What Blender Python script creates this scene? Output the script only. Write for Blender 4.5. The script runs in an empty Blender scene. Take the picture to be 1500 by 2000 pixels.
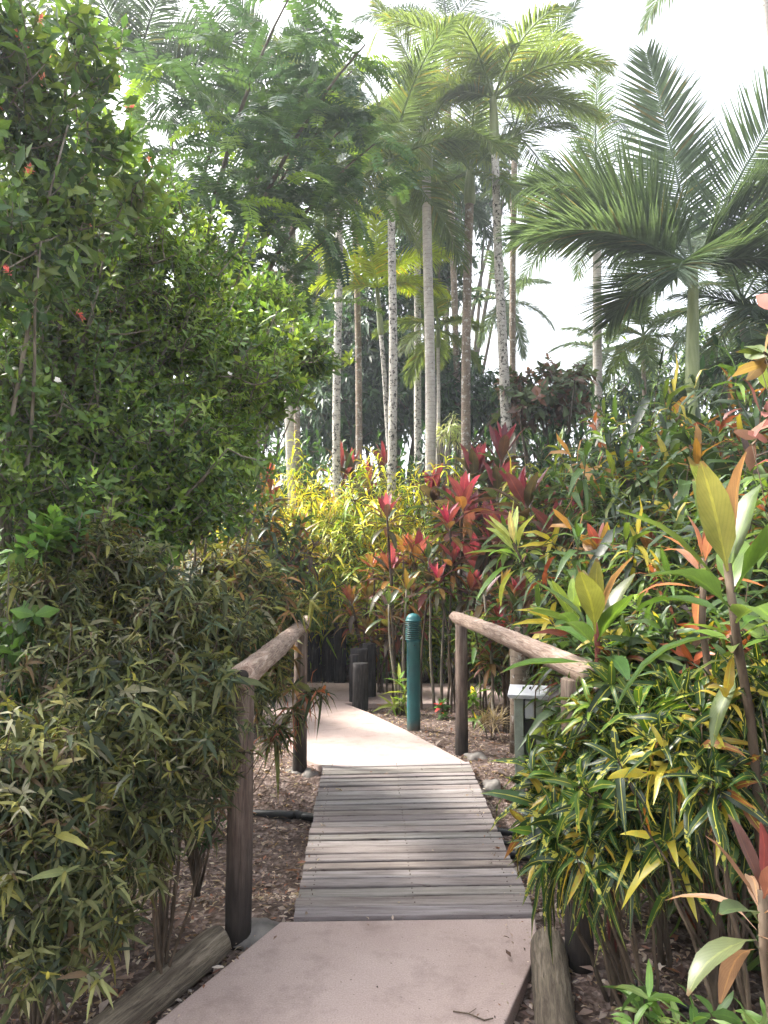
import bpy, math, random
import numpy as np
from mathutils import Vector, Matrix, Euler
R = math.radians
sc = bpy.context.scene
col = sc.collection
rng = np.random.default_rng(7)
random.seed(7)

# ---------------------------------------------------------------- camera
H = 1.5
PITCH = R(4.75)
FPX = 1444.0
cam = bpy.data.cameras.new('camera')
cam.sensor_fit = 'VERTICAL'; cam.sensor_height = 36.0; cam.lens = 26.0
cam.clip_start = 0.05; cam.clip_end = 2000
camo = bpy.data.objects.new('camera', cam); col.objects.link(camo)
camo.location = (0, 0, H); camo.rotation_euler = (R(90) + PITCH, 0, 0)
sc.camera = camo
# ---------------------------------------------------------------- sky and sun
SUN_EL, SUN_AZ = 50.0, -68.0          # azimuth measured from +Y towards +X
w = bpy.data.worlds.new('World'); sc.world = w; w.use_nodes = True
nt = w.node_tree; nt.nodes.clear()
sky = nt.nodes.new('ShaderNodeTexSky'); sky.sky_type = 'NISHITA'; sky.sun_disc = False
sky.sun_elevation = R(SUN_EL); sky.sun_rotation = R(SUN_AZ)
sky.air_density = 1.0; sky.dust_density = 6.0; sky.ozone_density = 1.0
hs = nt.nodes.new('ShaderNodeHueSaturation'); hs.inputs['Saturation'].default_value = 0.3
bg = nt.nodes.new('ShaderNodeBackground'); bg.inputs[1].default_value = 0.15
wo = nt.nodes.new('ShaderNodeOutputWorld')
nt.links.new(sky.outputs[0], hs.inputs['Color']); nt.links.new(hs.outputs[0], bg.inputs[0]); nt.links.new(bg.outputs[0], wo.inputs[0])
sl = bpy.data.lights.new('sun', 'SUN'); sl.energy = 2.0; sl.angle = R(9.0); sl.color = (1, .94, .84)
so = bpy.data.objects.new('sun', sl); col.objects.link(so)
sd = Vector((math.sin(R(SUN_AZ)) * math.cos(R(SUN_EL)), math.cos(R(SUN_AZ)) * math.cos(R(SUN_EL)), math.sin(R(SUN_EL))))
so.rotation_euler = sd.to_track_quat('Z', 'Y').to_euler(); so.location = sd * 60
vs = sc.view_settings
vs.view_transform = 'Standard'; vs.look = 'None'; vs.gamma = 1; vs.exposure = 2.28
sc.render.engine = 'CYCLES'
cy = sc.cycles
cy.use_denoising = True
cy.max_bounces = 7; cy.diffuse_bounces = 3; cy.glossy_bounces = 2; cy.transmission_bounces = 5; cy.transparent_max_bounces = 4
cy.volume_bounces = 0
cy.use_adaptive_sampling = True; cy.adaptive_threshold = 0.03

# ---------------------------------------------------------------- picture -> place
CP, SP = math.cos(PITCH), math.sin(PITCH)
def ray(px, py):
    a = (px - 750) / FPX; b = -(py - 1000) / FPX
    return Vector((a, CP - b * SP, SP + b * CP))
def at(px, py, Y):
    d = ray(px, py); return Vector((0, 0, H)) + d * (Y / d.y)
def gnd(px, py, z=0.0):
    d = ray(px, py); return Vector((0, 0, H)) + d * ((z - H) / d.z)

# ---------------------------------------------------------------- objects
def tag(o, label=None, cat=None, group=None, kind=None):
    if label: o['label'] = label
    if cat: o['category'] = cat
    if group: o['group'] = group
    if kind: o['kind'] = kind
    return o
def empty(name, loc, label, cat, group=None, rz=0):
    o = bpy.data.objects.new(name, None); col.objects.link(o)
    o.location = loc; o.rotation_euler.z = rz; o.empty_display_size = .1
    return tag(o, label, cat, group)
def copy_tree(o, parent=None):
    c = o.copy(); col.objects.link(c); c.parent = parent
    for ch in list(o.children): copy_tree(ch, c)
    return c

def mesh_np(name, V, F, mat, parent=None, C=None, U=None, smooth=True):
    """V (n,3), F list of (m,4) / (m,3) arrays"""
    me = bpy.data.meshes.new(name)
    me.vertices.add(len(V)); me.vertices.foreach_set('co', np.ascontiguousarray(V, np.float32).ravel())
    F = [f for f in F if len(f)]
    nl = sum(f.size for f in F); npoly = sum(len(f) for f in F)
    me.loops.add(nl); me.polygons.add(npoly)
    me.loops.foreach_set('vertex_index', np.concatenate([f.ravel() for f in F]).astype(np.int32))
    st = []; o = 0
    for f in F:
        st.append(o + np.arange(len(f)) * f.shape[1]); o += f.size
    me.polygons.foreach_set('loop_start', np.concatenate(st).astype(np.int32))
    me.polygons.foreach_set('use_smooth', np.full(npoly, smooth))
    me.update(calc_edges=True)
    if C is not None:
        a = me.attributes.new('Col', 'FLOAT_COLOR', 'POINT')
        c4 = np.ones((len(V), 4), np.float32); c4[:, :3] = C; a.data.foreach_set('color', c4.ravel())
    if U is not None:
        a = me.attributes.new('luv', 'FLOAT_VECTOR', 'POINT'); a.data.foreach_set('vector', np.ascontiguousarray(U, np.float32).ravel())
    if mat: me.materials.append(mat)
    ob = bpy.data.objects.new(name, me); col.objects.link(ob)
    if parent: ob.parent = parent
    return ob

def unit(a): return a / np.maximum(np.linalg.norm(a, axis=-1, keepdims=True), 1e-9)
PROF = {  # width against length, 0..1
 'ell':   lambda t: np.sin(np.pi * np.clip(t, .03, 1) ** .85) ** .8,
 'lance': lambda t: np.sin(np.pi * np.clip(t, .04, 1) ** .65) ** 1.1,
 'strap': lambda t: np.clip(np.minimum(t * 4 + .3, (1 - t) ** .55 * 1.35), 0.0, 1),
 'paddle': lambda t: np.where(t < .22, .16 + t * .8, 1.0) * np.clip(np.sin(np.pi * np.clip((t - .05) / .95, .05, 1)) ** .75, .12, 1),
 'needle': lambda t: np.clip(np.minimum(t * 6 + .35, (1 - t) * 1.6), 0.0, 1)}
class Geo:
    def __init__(s): s.V = []; s.C = []; s.U = []; s.F4 = []; s.n = 0
    def leaves(s, P, D, N, L, W, B, Cc, prof='ell', K=3, flat=False, fold=.22, grav=0.0, mid=None, wave=0.0, seed=0):
        P = np.asarray(P, float); n = len(P)
        if n == 0: return
        r = np.random.default_rng(seed + n)
        D = unit(np.asarray(D, float)); N = np.asarray(N, float); N = unit(N - (N * D).sum(1, keepdims=True) * D)
        S = np.cross(D, N)
        L = np.broadcast_to(L, n).astype(float)[:, None, None]; W = np.broadcast_to(W, n).astype(float)[:, None, None]
        B = np.broadcast_to(B, n).astype(float); B = np.where(np.abs(B) < .02, .02, B)[:, None, None]
        t = np.linspace(0, 1, K + 1)[None, :, None]
        if prof in ('ell',) and K == 2: t = np.array([0, .48, 1])[None, :, None]
        if K == 3: t = np.array([0, .25, .62, 1])[None, :, None]
        cx = P[:, None] + L * (D[:, None] * np.sin(B * t) / B - N[:, None] * (1 - np.cos(B * t)) / B)
        Nt = N[:, None] * np.cos(B * t) + D[:, None] * np.sin(B * t)
        if np.ndim(grav) or grav: cx = cx - np.array([0, 0, 1.]) * L * np.asarray(grav).reshape(-1, 1, 1) * t ** 2
        wd = PROF[prof](t[0, :, 0]); wd[-1] = max(wd[-1], .02); wd = wd[None, :, None] * W * .5
        if wave:
            cx = cx + Nt * (np.sin(t * 9 + r.uniform(0, 6, n)[:, None, None]) * wave * L)
        m = K + 1
        if flat:
            Vv = np.stack([cx + S[:, None] * wd, cx - S[:, None] * wd], 2); k = 2
            sv = np.array([1., -1.])
        else:
            up = Nt * wd * fold
            tw = r.normal(0, wave * 6, (n, 1, 1)) if wave else 0
            Vv = np.stack([cx + S[:, None] * wd + up * (1 + tw), cx, cx - S[:, None] * wd + up * (1 - tw)], 2); k = 3
            sv = np.array([1., 0., -1.])
        Cc = np.broadcast_to(np.asarray(Cc, float), (n, 3))
        CC = np.broadcast_to(Cc[:, None, None], (n, m, k, 3)).copy()
        if mid is not None and k == 3:
            CC[:, :, 1] = mid if np.ndim(mid) == 1 else np.asarray(mid)[:, None]
        UU = np.zeros((n, m, k, 3)); UU[..., 0] = np.broadcast_to(t, (n, m, 1)); UU[..., 1] = sv; UU[..., 2] = r.uniform(0, 1, n)[:, None, None]
        i0 = s.n + np.arange(n) * m * k
        q = []
        for a in range(K):
            for b in range(k - 1):
                o = a * k + b; q.append(np.stack([i0 + o, i0 + o + 1, i0 + o + k + 1, i0 + o + k], 1))
        s.F4.append(np.concatenate(q)); s.V.append(Vv.reshape(-1, 3)); s.C.append(CC.reshape(-1, 3)); s.U.append(UU.reshape(-1, 3)); s.n += n * m * k
    def tube(s, pts, rad, c=(.2, .2, .2), n=5, cap=True, ov=None):
        pts = np.asarray([tuple(p) for p in pts], float); m = len(pts); rad = np.broadcast_to(rad, m).astype(float)
        T = unit(np.gradient(pts, axis=0)); up = np.array([0, 0, 1.]) if abs(T[0][2]) < .9 else np.array([1., 0, 0])
        A = np.zeros_like(T); a = unit(np.cross(T[0], up))
        for i in range(m):
            a = unit(a - (a @ T[i]) * T[i]); A[i] = a
        Bv = np.cross(T, A); th = np.linspace(0, 2 * np.pi, n, endpoint=False)
        ring = A[:, None] * np.cos(th)[None, :, None] + Bv[:, None] * np.sin(th)[None, :, None]
        V = pts[:, None] + ring * rad[:, None, None] * (1 if ov is None else ov[..., None])
        i0 = s.n; idx = i0 + np.arange(m * n).reshape(m, n)
        q = np.stack([idx[:-1], np.roll(idx[:-1], -1, 1), np.roll(idx[1:], -1, 1), idx[1:]], -1).reshape(-1, 4)
        V = V.reshape(-1, 3); nv = m * n
        dist = np.concatenate([[0], np.cumsum(np.linalg.norm(np.diff(pts, axis=0), axis=1))])
        UU = np.zeros((nv, 3)); UU[:, 0] = np.repeat(dist, n); UU[:, 1] = np.tile(th / 6.283, m)
        if cap:
            e = []
            for end, ii in ((0, idx[0]), (1, idx[-1])):
                V = np.vstack([V, pts[0 if end == 0 else -1][None]]); cidx = i0 + nv; nv += 1
                UU = np.vstack([UU, [[UU[0 if end == 0 else m * n - 1][0], .5, 0]]])
                nx = np.roll(ii, -1)
                e.append(np.stack([ii, np.full(n, cidx), np.full(n, cidx), nx], 1) if end == 0 else np.stack([ii, nx, np.full(n, cidx), np.full(n, cidx)], 1))
            s.T3 = getattr(s, 'T3', []); 
            s.T3.append(np.concatenate([e[0][:, [3, 0, 1]], e[1][:, [0, 1, 2]]]))
        s.F4.append(q); s.V.append(V); s.C.append(np.broadcast_to(np.asarray(c, float), (nv, 3))); s.U.append(UU); s.n += nv
    def build(s, name, mat, parent=None, smooth=True):
        F = [np.concatenate(s.F4)]
        if getattr(s, 'T3', None): F.append(np.concatenate(s.T3))
        return mesh_np(name, np.concatenate(s.V), F, mat, parent, np.concatenate(s.C), np.concatenate(s.U), smooth)

def box_bm(bm, x0, x1, y0, y1, z0, z1, M=None):
    import bmesh
    vs = [bm.verts.new((x, y, z)) for z in (z0, z1) for x, y in ((x0, y0), (x1, y0), (x1, y1), (x0, y1))]
    if M:
        for v in vs: v.co = M @ v.co
    for f in ((3, 2, 1, 0), (4, 5, 6, 7), (0, 1, 5, 4), (1, 2, 6, 5), (2, 3, 7, 6), (3, 0, 4, 7)):
        bm.faces.new([vs[i] for i in f])
    return vs
def bm_obj(name, bm, mat, parent=None, bevel=0, smooth=False):
    me = bpy.data.meshes.new(name); bm.normal_update(); bm.to_mesh(me); bm.free()
    if mat: me.materials.append(mat)
    o = bpy.data.objects.new(name, me); col.objects.link(o); o.parent = parent
    if smooth:
        for p in me.polygons: p.use_smooth = True
    if bevel:
        b = o.modifiers.new('bevel', 'BEVEL'); b.width = bevel; b.segments = 2; b.limit_method = 'ANGLE'
    return o

# ---------------------------------------------------------------- materials
class NB:
    def __init__(s, name):
        s.m = bpy.data.materials.new(name); s.m.use_nodes = True; s.t = s.m.node_tree; s.t.nodes.clear()
        s.out = s.n('ShaderNodeOutputMaterial')
    def n(s, ty, **k):
        o = s.t.nodes.new(ty)
        for a, b in k.items():
            if a.startswith('i_'): o.inputs[a[2:].replace('_', ' ')].default_value = b
            else: setattr(o, a, b)
        return o
    def l(s, a, b): s.t.links.new(a, b)
    def ramp(s, fac, stops):
        r = s.n('ShaderNodeValToRGB'); s.l(fac, r.inputs[0]); e = r.color_ramp.elements
        while len(e) < len(stops): e.new(.5)
        for i, (p, c) in enumerate(stops): e[i].position = p; e[i].color = tuple(c) + (1,) if len(c) == 3 else c
        return r.outputs[0]
    def mix(s, f, a, b, mode='MIX'):
        m = s.n('ShaderNodeMix', data_type='RGBA', blend_type=mode)
        for v, i in ((f, 0), (a, 6), (b, 7)):
            if hasattr(v, 'links'): s.l(v, m.inputs[i])
            else: m.inputs[i].default_value = v if i == 0 else (tuple(v) + (1,))
        return m.outputs[2]
    def noise(s, vec, scale, detail=4, rough=.6, dist=0):
        n = s.n('ShaderNodeTexNoise'); n.inputs['Scale'].default_value = scale; n.inputs['Detail'].default_value = detail
        n.inputs['Roughness'].default_value = rough; n.inputs['Distortion'].default_value = dist
        if vec is not None: s.l(vec, n.inputs['Vector'])
        return n.outputs['Fac']
    def mapv(s, vec, sc_=(1, 1, 1), loc=(0, 0, 0)):
        m = s.n('ShaderNodeMapping'); s.l(vec, m.inputs[0]); m.inputs['Scale'].default_value = sc_; m.inputs['Location'].default_value = loc
        return m.outputs[0]
    def math(s, op, a, b=0, c=None, clamp=False):
        m = s.n('ShaderNodeMath', operation=op, use_clamp=clamp)
        for i, v in enumerate((a, b, c)):
            if v is None: continue
            if hasattr(v, 'links'): s.l(v, m.inputs[i])
            else: m.inputs[i].default_value = v
        return m.outputs[0]
    def obj(s): return s.n('ShaderNodeTexCoord').outputs['Object']
    def geo(s): return s.n('ShaderNodeNewGeometry').outputs['Position']
    def attr(s, name, o='Color'): return s.n('ShaderNodeAttribute', attribute_name=name).outputs[o]
    def principled(s, color, rough=.6, spec=.4, bump=None, bs=.3, bd=.01):
        p = s.n('ShaderNodeBsdfPrincipled')
        for v, k in ((color, 'Base Color'), (rough, 'Roughness')):
            if hasattr(v, 'links'): s.l(v, p.inputs[k])
            else: p.inputs[k].default_value = (tuple(v) + (1,)) if k == 'Base Color' else v
        p.inputs['Specular IOR Level'].default_value = spec
        if bump is not None:
            b = s.n('ShaderNodeBump'); b.inputs['Strength'].default_value = bs; b.inputs['Distance'].default_value = bd
            s.l(bump, b.inputs['Height']); s.l(b.outputs[0], p.inputs['Normal'])
        return p.outputs[0]
    def done(s, sh): s.l(sh, s.out.inputs[0]); return s.m

def leafmat(name, tr=.4, rough=.42, spec=.5, spots=None, veins=0.0, tint=(1.25, 1.2, .55)):
    b = NB(name); c = b.attr('Col'); luv = b.attr('luv', 'Vector'); g = b.obj()
    n = b.noise(g, 14, 3)
    c = b.mix(1.0, c, b.ramp(n, [(.3, (1.0, 1.0, 1.0)), (.7, (1.5, 1.5, 1.5))]), 'MULTIPLY')
    if spots:
        sx = b.n('ShaderNodeSeparateXYZ'); b.l(luv, sx.inputs[0])
        av = b.math('ABSOLUTE', sx.outputs[1])
        mids = b.math('LESS_THAN', av, .10)
        nn = b.noise(b.mapv(g, (1, 1, 1)), 55, 2, .5)
        sp = b.math('GREATER_THAN', b.math('ADD', nn, b.math('MULTIPLY', b.math('SUBTRACT', sx.outputs[2], .5), .22)), .66)
        f = b.math('MAXIMUM', mids, sp)
        keep = b.math('MULTIPLY', f, .85)
        c = b.mix(keep, c, spots)
    if veins:
        sx = b.n('ShaderNodeSeparateXYZ'); b.l(luv, sx.inputs[0])
        av = b.math('ABSOLUTE', sx.outputs[1])
        md = b.math('LESS_THAN', av, .09)
        c = b.mix(b.math('MULTIPLY', md, veins), c, b.mix(1.0, c, (1.9, 1.8, 1.3), 'MULTIPLY'))
        # side veins, and browned tips on some leaves
        wv = b.math('SINE', b.math('MULTIPLY', b.math('SUBTRACT', sx.outputs[0], b.math('MULTIPLY', av, .35)), 75))
        c = b.mix(b.math('MULTIPLY', b.math('MAXIMUM', wv, 0), .28), c, b.mix(1.0, c, (.62, .66, .6), 'MULTIPLY'))
        tip = b.math('ADD', b.math('ADD', b.math('MULTIPLY', b.math('POWER', sx.outputs[0], 6), .55), b.math('MULTIPLY', b.noise(b.mapv(g, loc=(2, 7, 1)), 38, 3, .6), .55)), b.math('MULTIPLY', sx.outputs[2], .42))
        c = b.mix(b.ramp(tip, [(.92, (0, 0, 0)), (1.02, (.85, .85, .85))]), c, (.16, .10, .05))
    pr = b.principled(c, rough, spec)
    t = b.n('ShaderNodeBsdfTranslucent'); b.l(b.mix(1.0, c, tint, 'MULTIPLY'), t.inputs[0])
    mx = b.n('ShaderNodeMixShader'); mx.inputs[0].default_value = tr
    b.l(pr, mx.inputs[1]); b.l(t.outputs[0], mx.inputs[2])
    return b.done(mx.outputs[0])
M = {}
M['leaf'] = leafmat('glossy_leaf', .38, .40, .48, veins=.3)
M['leafm'] = leafmat('matte_leaf', .42, .55, .35, veins=.2)
M['spot'] = leafmat('speckled_leaf', .34, .3, .6, spots=(.52, .50, .08))
M['cord'] = leafmat('cordyline_leaf', .45, .36, .5, veins=.5, tint=(1.3, 1.1, .8))
M['frond'] = leafmat('palm_leaflet', .5, .55, .3, tint=(1.25, 1.25, .6))
M['petal'] = leafmat('petal', .4, .6, .2, tint=(1, 1, 1))

def m_stem(name, c1, c2, sc_=20):
    b = NB(name); g = b.obj(); n = b.noise(b.mapv(g, (1, 1, .25)), sc_, 5)
    return b.done(b.principled(b.ramp(n, [(.35, c1), (.65, c2)]), .85, .2, n, .5, .005))
M['stem'] = m_stem('brown_stem', (.045, .032, .022), (.14, .105, .075))
M['stemg'] = m_stem('grey_stem', (.10, .085, .065), (.26, .23, .18))
M['bark'] = m_stem('tree_bark', (.05, .04, .03), (.17, .14, .11), 9)
M['stemp'] = m_stem('purple_stem', (.09, .02, .025), (.16, .055, .04))

def m_palm(name, base, dark, spot, ringsc=14.0):
    b = NB(name); g = b.obj(); sx = b.n('ShaderNodeSeparateXYZ'); b.l(g, sx.inputs[0])
    wob = b.math('MULTIPLY', b.noise(g, 3, 2), .12)
    z = b.math('ADD', sx.outputs[2], wob)
    ring = b.math('FRACT', b.math('MULTIPLY', z, ringsc))
    rm = b.ramp(ring, [(0, (.62, .6, .58)), (.1, (1, 1, 1)), (.9, (1.0, 1.0, 1.0)), (1, (.7, .68, .66))])
    n1 = b.noise(b.mapv(g, (1, 1, .5)), 4, 5, .65); n2 = b.noise(g, 19, 5, .7)
    c = b.ramp(n1, [(.3, dark), (.6, base), (.8, tuple(min(1, x * 1.25) for x in base))])
    c = b.mix(1.0, c, rm, 'MULTIPLY')
    lv = b.ramp(n2, [(.5 + spot, (0, 0, 0)), (.56 + spot, (1, 1, 1))])
    c = b.mix(lv, c, (.045, .042, .035))
    lw = b.ramp(b.noise(b.mapv(g, loc=(5, 5, 5)), 12, 5, .7), [(.55, (0, 0, 0)), (.6, (1, 1, 1))])
    c = b.mix(b.math('MULTIPLY', lw, .6), c, (.62, .61, .57))
    return b.done(b.principled(c, .85, .2, b.math('ADD', ring, n2), .35, .01))
M['trunk'] = m_palm('palm_trunk_pale', (.52, .48, .43), (.32, .29, .26), .12)
M['trunks'] = m_palm('palm_trunk_blotched', (.54, .51, .46), (.30, .28, .25), .02)
M['trunkb'] = m_palm('palm_trunk_brown', (.28, .22, .17), (.15, .12, .09), .1)
def m_shaft():
    b = NB('crownshaft'); g = b.obj(); n = b.noise(b.mapv(g, (3, 3, .4)), 6, 4)
    return b.done(b.principled(b.ramp(n, [(.3, (.13, .17, .06)), (.7, (.26, .30, .13))]), .45, .4))
M['shaft'] = m_shaft()

def m_wood(name, c1, c2, c3, dark=None, scale=1.0, swirl=0.0):
    """grain along local Z; the foot of a post is stained black"""
    b = NB(name); g = b.obj()
    nz = b.noise(b.mapv(g, (9, 9, .9)), 5 * scale, 6, .65, swirl); nf = b.noise(b.mapv(g, (30, 30, 1.2)), 6 * scale, 5, .7, swirl * .5)
    c = b.ramp(nz, [(.28, c1), (.5, c2), (.72, c3)])
    c = b.mix(b.ramp(nf, [(.3, (.75, .75, .75)), (.5, (0, 0, 0))]), c, tuple(x * .3 for x in c1))
    big = b.noise(b.mapv(g, (2, 2, 1)), 3, 3)
    c = b.mix(1.0, c, b.ramp(big, [(.3, (.72, .70, .7)), (.7, (1.15, 1.15, 1.12))]), 'MULTIPLY')
    vk = b.n('ShaderNodeTexVoronoi'); vk.inputs['Scale'].default_value = 3.1; b.l(b.mapv(g, (1.6, 1.6, 1)), vk.inputs['Vector'])
    c = b.mix(b.ramp(vk.outputs['Distance'], [(.07, (.8, .8, .8)), (.13, (0, 0, 0))]), c, tuple(x * .35 for x in c1))
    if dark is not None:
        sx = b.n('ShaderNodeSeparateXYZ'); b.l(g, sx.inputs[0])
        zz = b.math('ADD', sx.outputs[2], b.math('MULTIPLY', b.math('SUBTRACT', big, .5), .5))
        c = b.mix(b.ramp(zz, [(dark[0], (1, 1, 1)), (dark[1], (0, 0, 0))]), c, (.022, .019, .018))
    return b.done(b.principled(c, .8, .25, b.math('ADD', nz, nf), .55, .006))
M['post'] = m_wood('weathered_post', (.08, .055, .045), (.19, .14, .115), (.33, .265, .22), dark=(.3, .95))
M['rail'] = m_wood('weathered_rail', (.17, .105, .08), (.38, .28, .225), (.55, .45, .385), swirl=2.4, scale=.7)
M['log'] = m_wood('edging_log', (.055, .042, .034), (.17, .14, .105), (.33, .28, .22), scale=1.4, swirl=.6)
M['stump'] = m_wood('black_stump', (.014, .013, .013), (.035, .032, .032), (.11, .10, .098))
M['redlog'] = m_wood('brown_palisade', (.11, .06, .04), (.22, .13, .085), (.32, .2, .14))
M['endgrain'] = m_stem('end_grain', (.01, .009, .009), (.05, .04, .035), 30)

def m_deck():
    b = NB('weathered_boards'); g = b.obj(); cr = b.attr('luv', 'Vector')
    v = b.n('ShaderNodeVectorMath', operation='ADD'); b.l(b.mapv(g, (1.1, 14, 14)), v.inputs[0]); b.l(b.mapv(cr, (1, 31, 17)), v.inputs[1]); v = v.outputs[0]
    n1 = b.noise(v, 2.2, 6, .65, .3); n2 = b.noise(b.mapv(v, (1.5, 4, 1)), 3, 6, .8)
    c = b.ramp(n1, [(.22, (.125, .10, .088)), (.45, (.235, .205, .19)), (.75, (.38, .35, .335))])
    c = b.mix(b.ramp(n2, [(.36, (.9, .9, .9)), (.44, (0, 0, 0))]), c, (.07, .05, .048))
    c = b.mix(1.0, c, b.attr('Col'), 'MULTIPLY')
    return b.done(b.principled(c, .72, .3, b.math('ADD', n1, n2), .6, .004))
M['deck'] = m_deck()
def m_conc():
    b = NB('pink_concrete'); g = b.geo()
    n = b.noise(g, 1.3, 4); f = b.noise(g, 160, 3, .7); sp = b.noise(g, 60, 2, .5); st = b.noise(b.mapv(g, loc=(3, 1, 0)), 5, 5, .7)
    c = b.ramp(n, [(.3, (.40, .305, .275)), (.7, (.50, .395, .36))])
    c = b.mix(1.0, c, b.ramp(f, [(.25, (.74, .73, .72)), (.75, (1.2, 1.2, 1.2))]), 'MULTIPLY')
    c = b.mix(1.0, c, b.ramp(st, [(.34, (.80, .79, .78)), (.5, (1, 1, 1))]), 'MULTIPLY')
    c = b.mix(1.0, c, b.ramp(b.noise(b.mapv(g, loc=(9, 2, 0)), 14, 6, .75), [(.6, (1, 1, 1)), (.72, (.84, .82, .8))]), 'MULTIPLY')
    c = b.mix(b.ramp(sp, [(.255, (.8, .8, .8)), (.29, (0, 0, 0))]), c, (.12, .09, .08))
    return b.done(b.principled(c, .8, .25, f, .25, .003))
M['conc'] = m_conc()
def m_soil():
    b = NB('mulch_soil'); g = b.geo(); n = b.noise(g, 9, 8, .75); v = b.n('ShaderNodeTexVoronoi'); v.inputs['Scale'].default_value = 38
    b.l(g, v.inputs['Vector']); sepc = b.n('ShaderNodeSeparateColor'); b.l(v.outputs['Color'], sepc.inputs[0])
    c = b.ramp(sepc.outputs[0], [(0, (.05, .035, .03)), (.5, (.14, .10, .088)), (1, (.32, .255, .23))])
    c = b.mix(b.ramp(n, [(.35, (1, 1, 1)), (.6, (0, 0, 0))]), c, (.07, .047, .035))
    return b.done(b.principled(c, .9, .15, b.math('ADD', v.outputs['Distance'], n), .8, .02))
M['soil'] = m_soil()
def m_plain(name, c, rough=.4, spec=.5, var=.12, sc_=8, coat=0):
    b = NB(name); g = b.obj(); n = b.noise(g, sc_, 5, .65)
    cc = b.mix(1.0, c, b.ramp(n, [(.3, (1 - var,) * 3), (.7, (1 + var,) * 3)]), 'MULTIPLY')
    return b.done(b.principled(cc, rough, spec, n, .08, .003))
def m_teal():
    b = NB('teal_paint'); g = b.obj(); sx = b.n('ShaderNodeSeparateXYZ'); b.l(g, sx.inputs[0])
    n = b.noise(g, 7, 6, .7); f = b.noise(b.mapv(g, (40, 40, 6)), 3, 4, .7)
    c = b.ramp(n, [(.3, (.009, .09, .098)), (.7, (.018, .135, .142))])
    c = b.mix(b.ramp(f, [(.62, (0, 0, 0)), (.75, (.5, .5, .5))]), c, (.10, .2, .18))
    dz = b.math('SUBTRACT', b.math('MULTIPLY', n, .34), b.math('MULTIPLY', sx.outputs[2], 1.3))
    c = b.mix(b.ramp(dz, [(.0, (0, 0, 0)), (.18, (.85, .85, .85))]), c, (.11, .085, .065))
    return b.done(b.principled(c, b.ramp(n, [(.3, (.38,) * 3), (.7, (.6,) * 3)]), .45, n, .1, .003))
M['teal'] = m_teal()
M['teald'] = m_plain('teal_louvre', (.012, .10, .10), .4, .5)
M['lens'] = m_plain('dark_lens', (.03, .035, .035), .2, .6)
M['pipe'] = m_plain('black_pipe', (.012, .013, .015), .45, .5)
M['white'] = m_plain('white_cap', (.55, .56, .60), .55, .4, .15, 14)
M['gpost'] = m_plain('grey_green_board', (.27, .30, .25), .7, .3, .3, 10)
M['elec'] = m_plain('fitting', (.02, .022, .025), .4, .5)
# ---------------------------------------------------------------- ground
def gh(x, y):
    x = np.asarray(x, float); y = np.asarray(y, float)
    h = -.055 + .014 * np.sin(x * 2.1 + 1) * np.cos(y * 1.7) + .008 * np.sin(x * 7 + y * 5)
    c = 4.75 + .05 * x
    g = np.exp(-((y - c) / .85) ** 4) * .22
    return h - g
xs = np.concatenate([[-400, -150, -60, -30], np.arange(-14, 14.01, .14), [30, 60, 150, 400]])
ys = np.concatenate([[-200, -60, -20], np.arange(-3, 22.01, .14), [30, 45, 70, 120, 250, 600]])
X, Y = np.meshgrid(xs, ys); Z = gh(X, Y)
V = np.stack([X, Y, Z], -1).reshape(-1, 3); idx = np.arange(X.size).reshape(X.shape)
F = np.stack([idx[:-1, :-1], idx[:-1, 1:], idx[1:, 1:], idx[1:, :-1]], -1).reshape(-1, 4)
g = mesh_np('ground', V, [F], M['soil']); g['kind'] = 'structure'

def slab(name, pts, z=0.0, th=.11, mat='conc'):
    import bmesh
    bm = bmesh.new(); t = [bm.verts.new((p[0], p[1], z)) for p in pts]
    f = bm.faces.new(t); f.normal_update()
    if f.normal.z < 0: f.normal_flip()
    r = bmesh.ops.extrude_face_region(bm, geom=[f])
    for v in r['geom']:
        if isinstance(v, bmesh.types.BMVert): v.co.z -= th
    bmesh.ops.recalc_face_normals(bm, faces=bm.faces)
    o = bm_obj(name, bm, M[mat], None, .008); o['kind'] = 'structure'; return o
G = lambda x, y: tuple(gnd(x, y))[:2]
slab('path', [G(548, 1799), G(1045, 1792), G(1052, 1850), G(985, 2000), (.30, .8), (.1, -1.5), (-1.3, -1.5), (-.95, 1.5), G(300, 2000)], 0)
far = [G(628, 1496), G(914, 1490), G(860, 1461), G(790, 1424), G(720, 1391), G(655, 1366), G(600, 1345), (-1.7, 11.0), (-2.9, 11.0), G(480, 1352), G(512, 1408), G(560, 1449), G(600, 1482)]
slab('path', far, .0)
slab('path', [(-7, 8.95), (9, 8.55), (9, 10.15), (-7, 10.5)], -.006)

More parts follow.
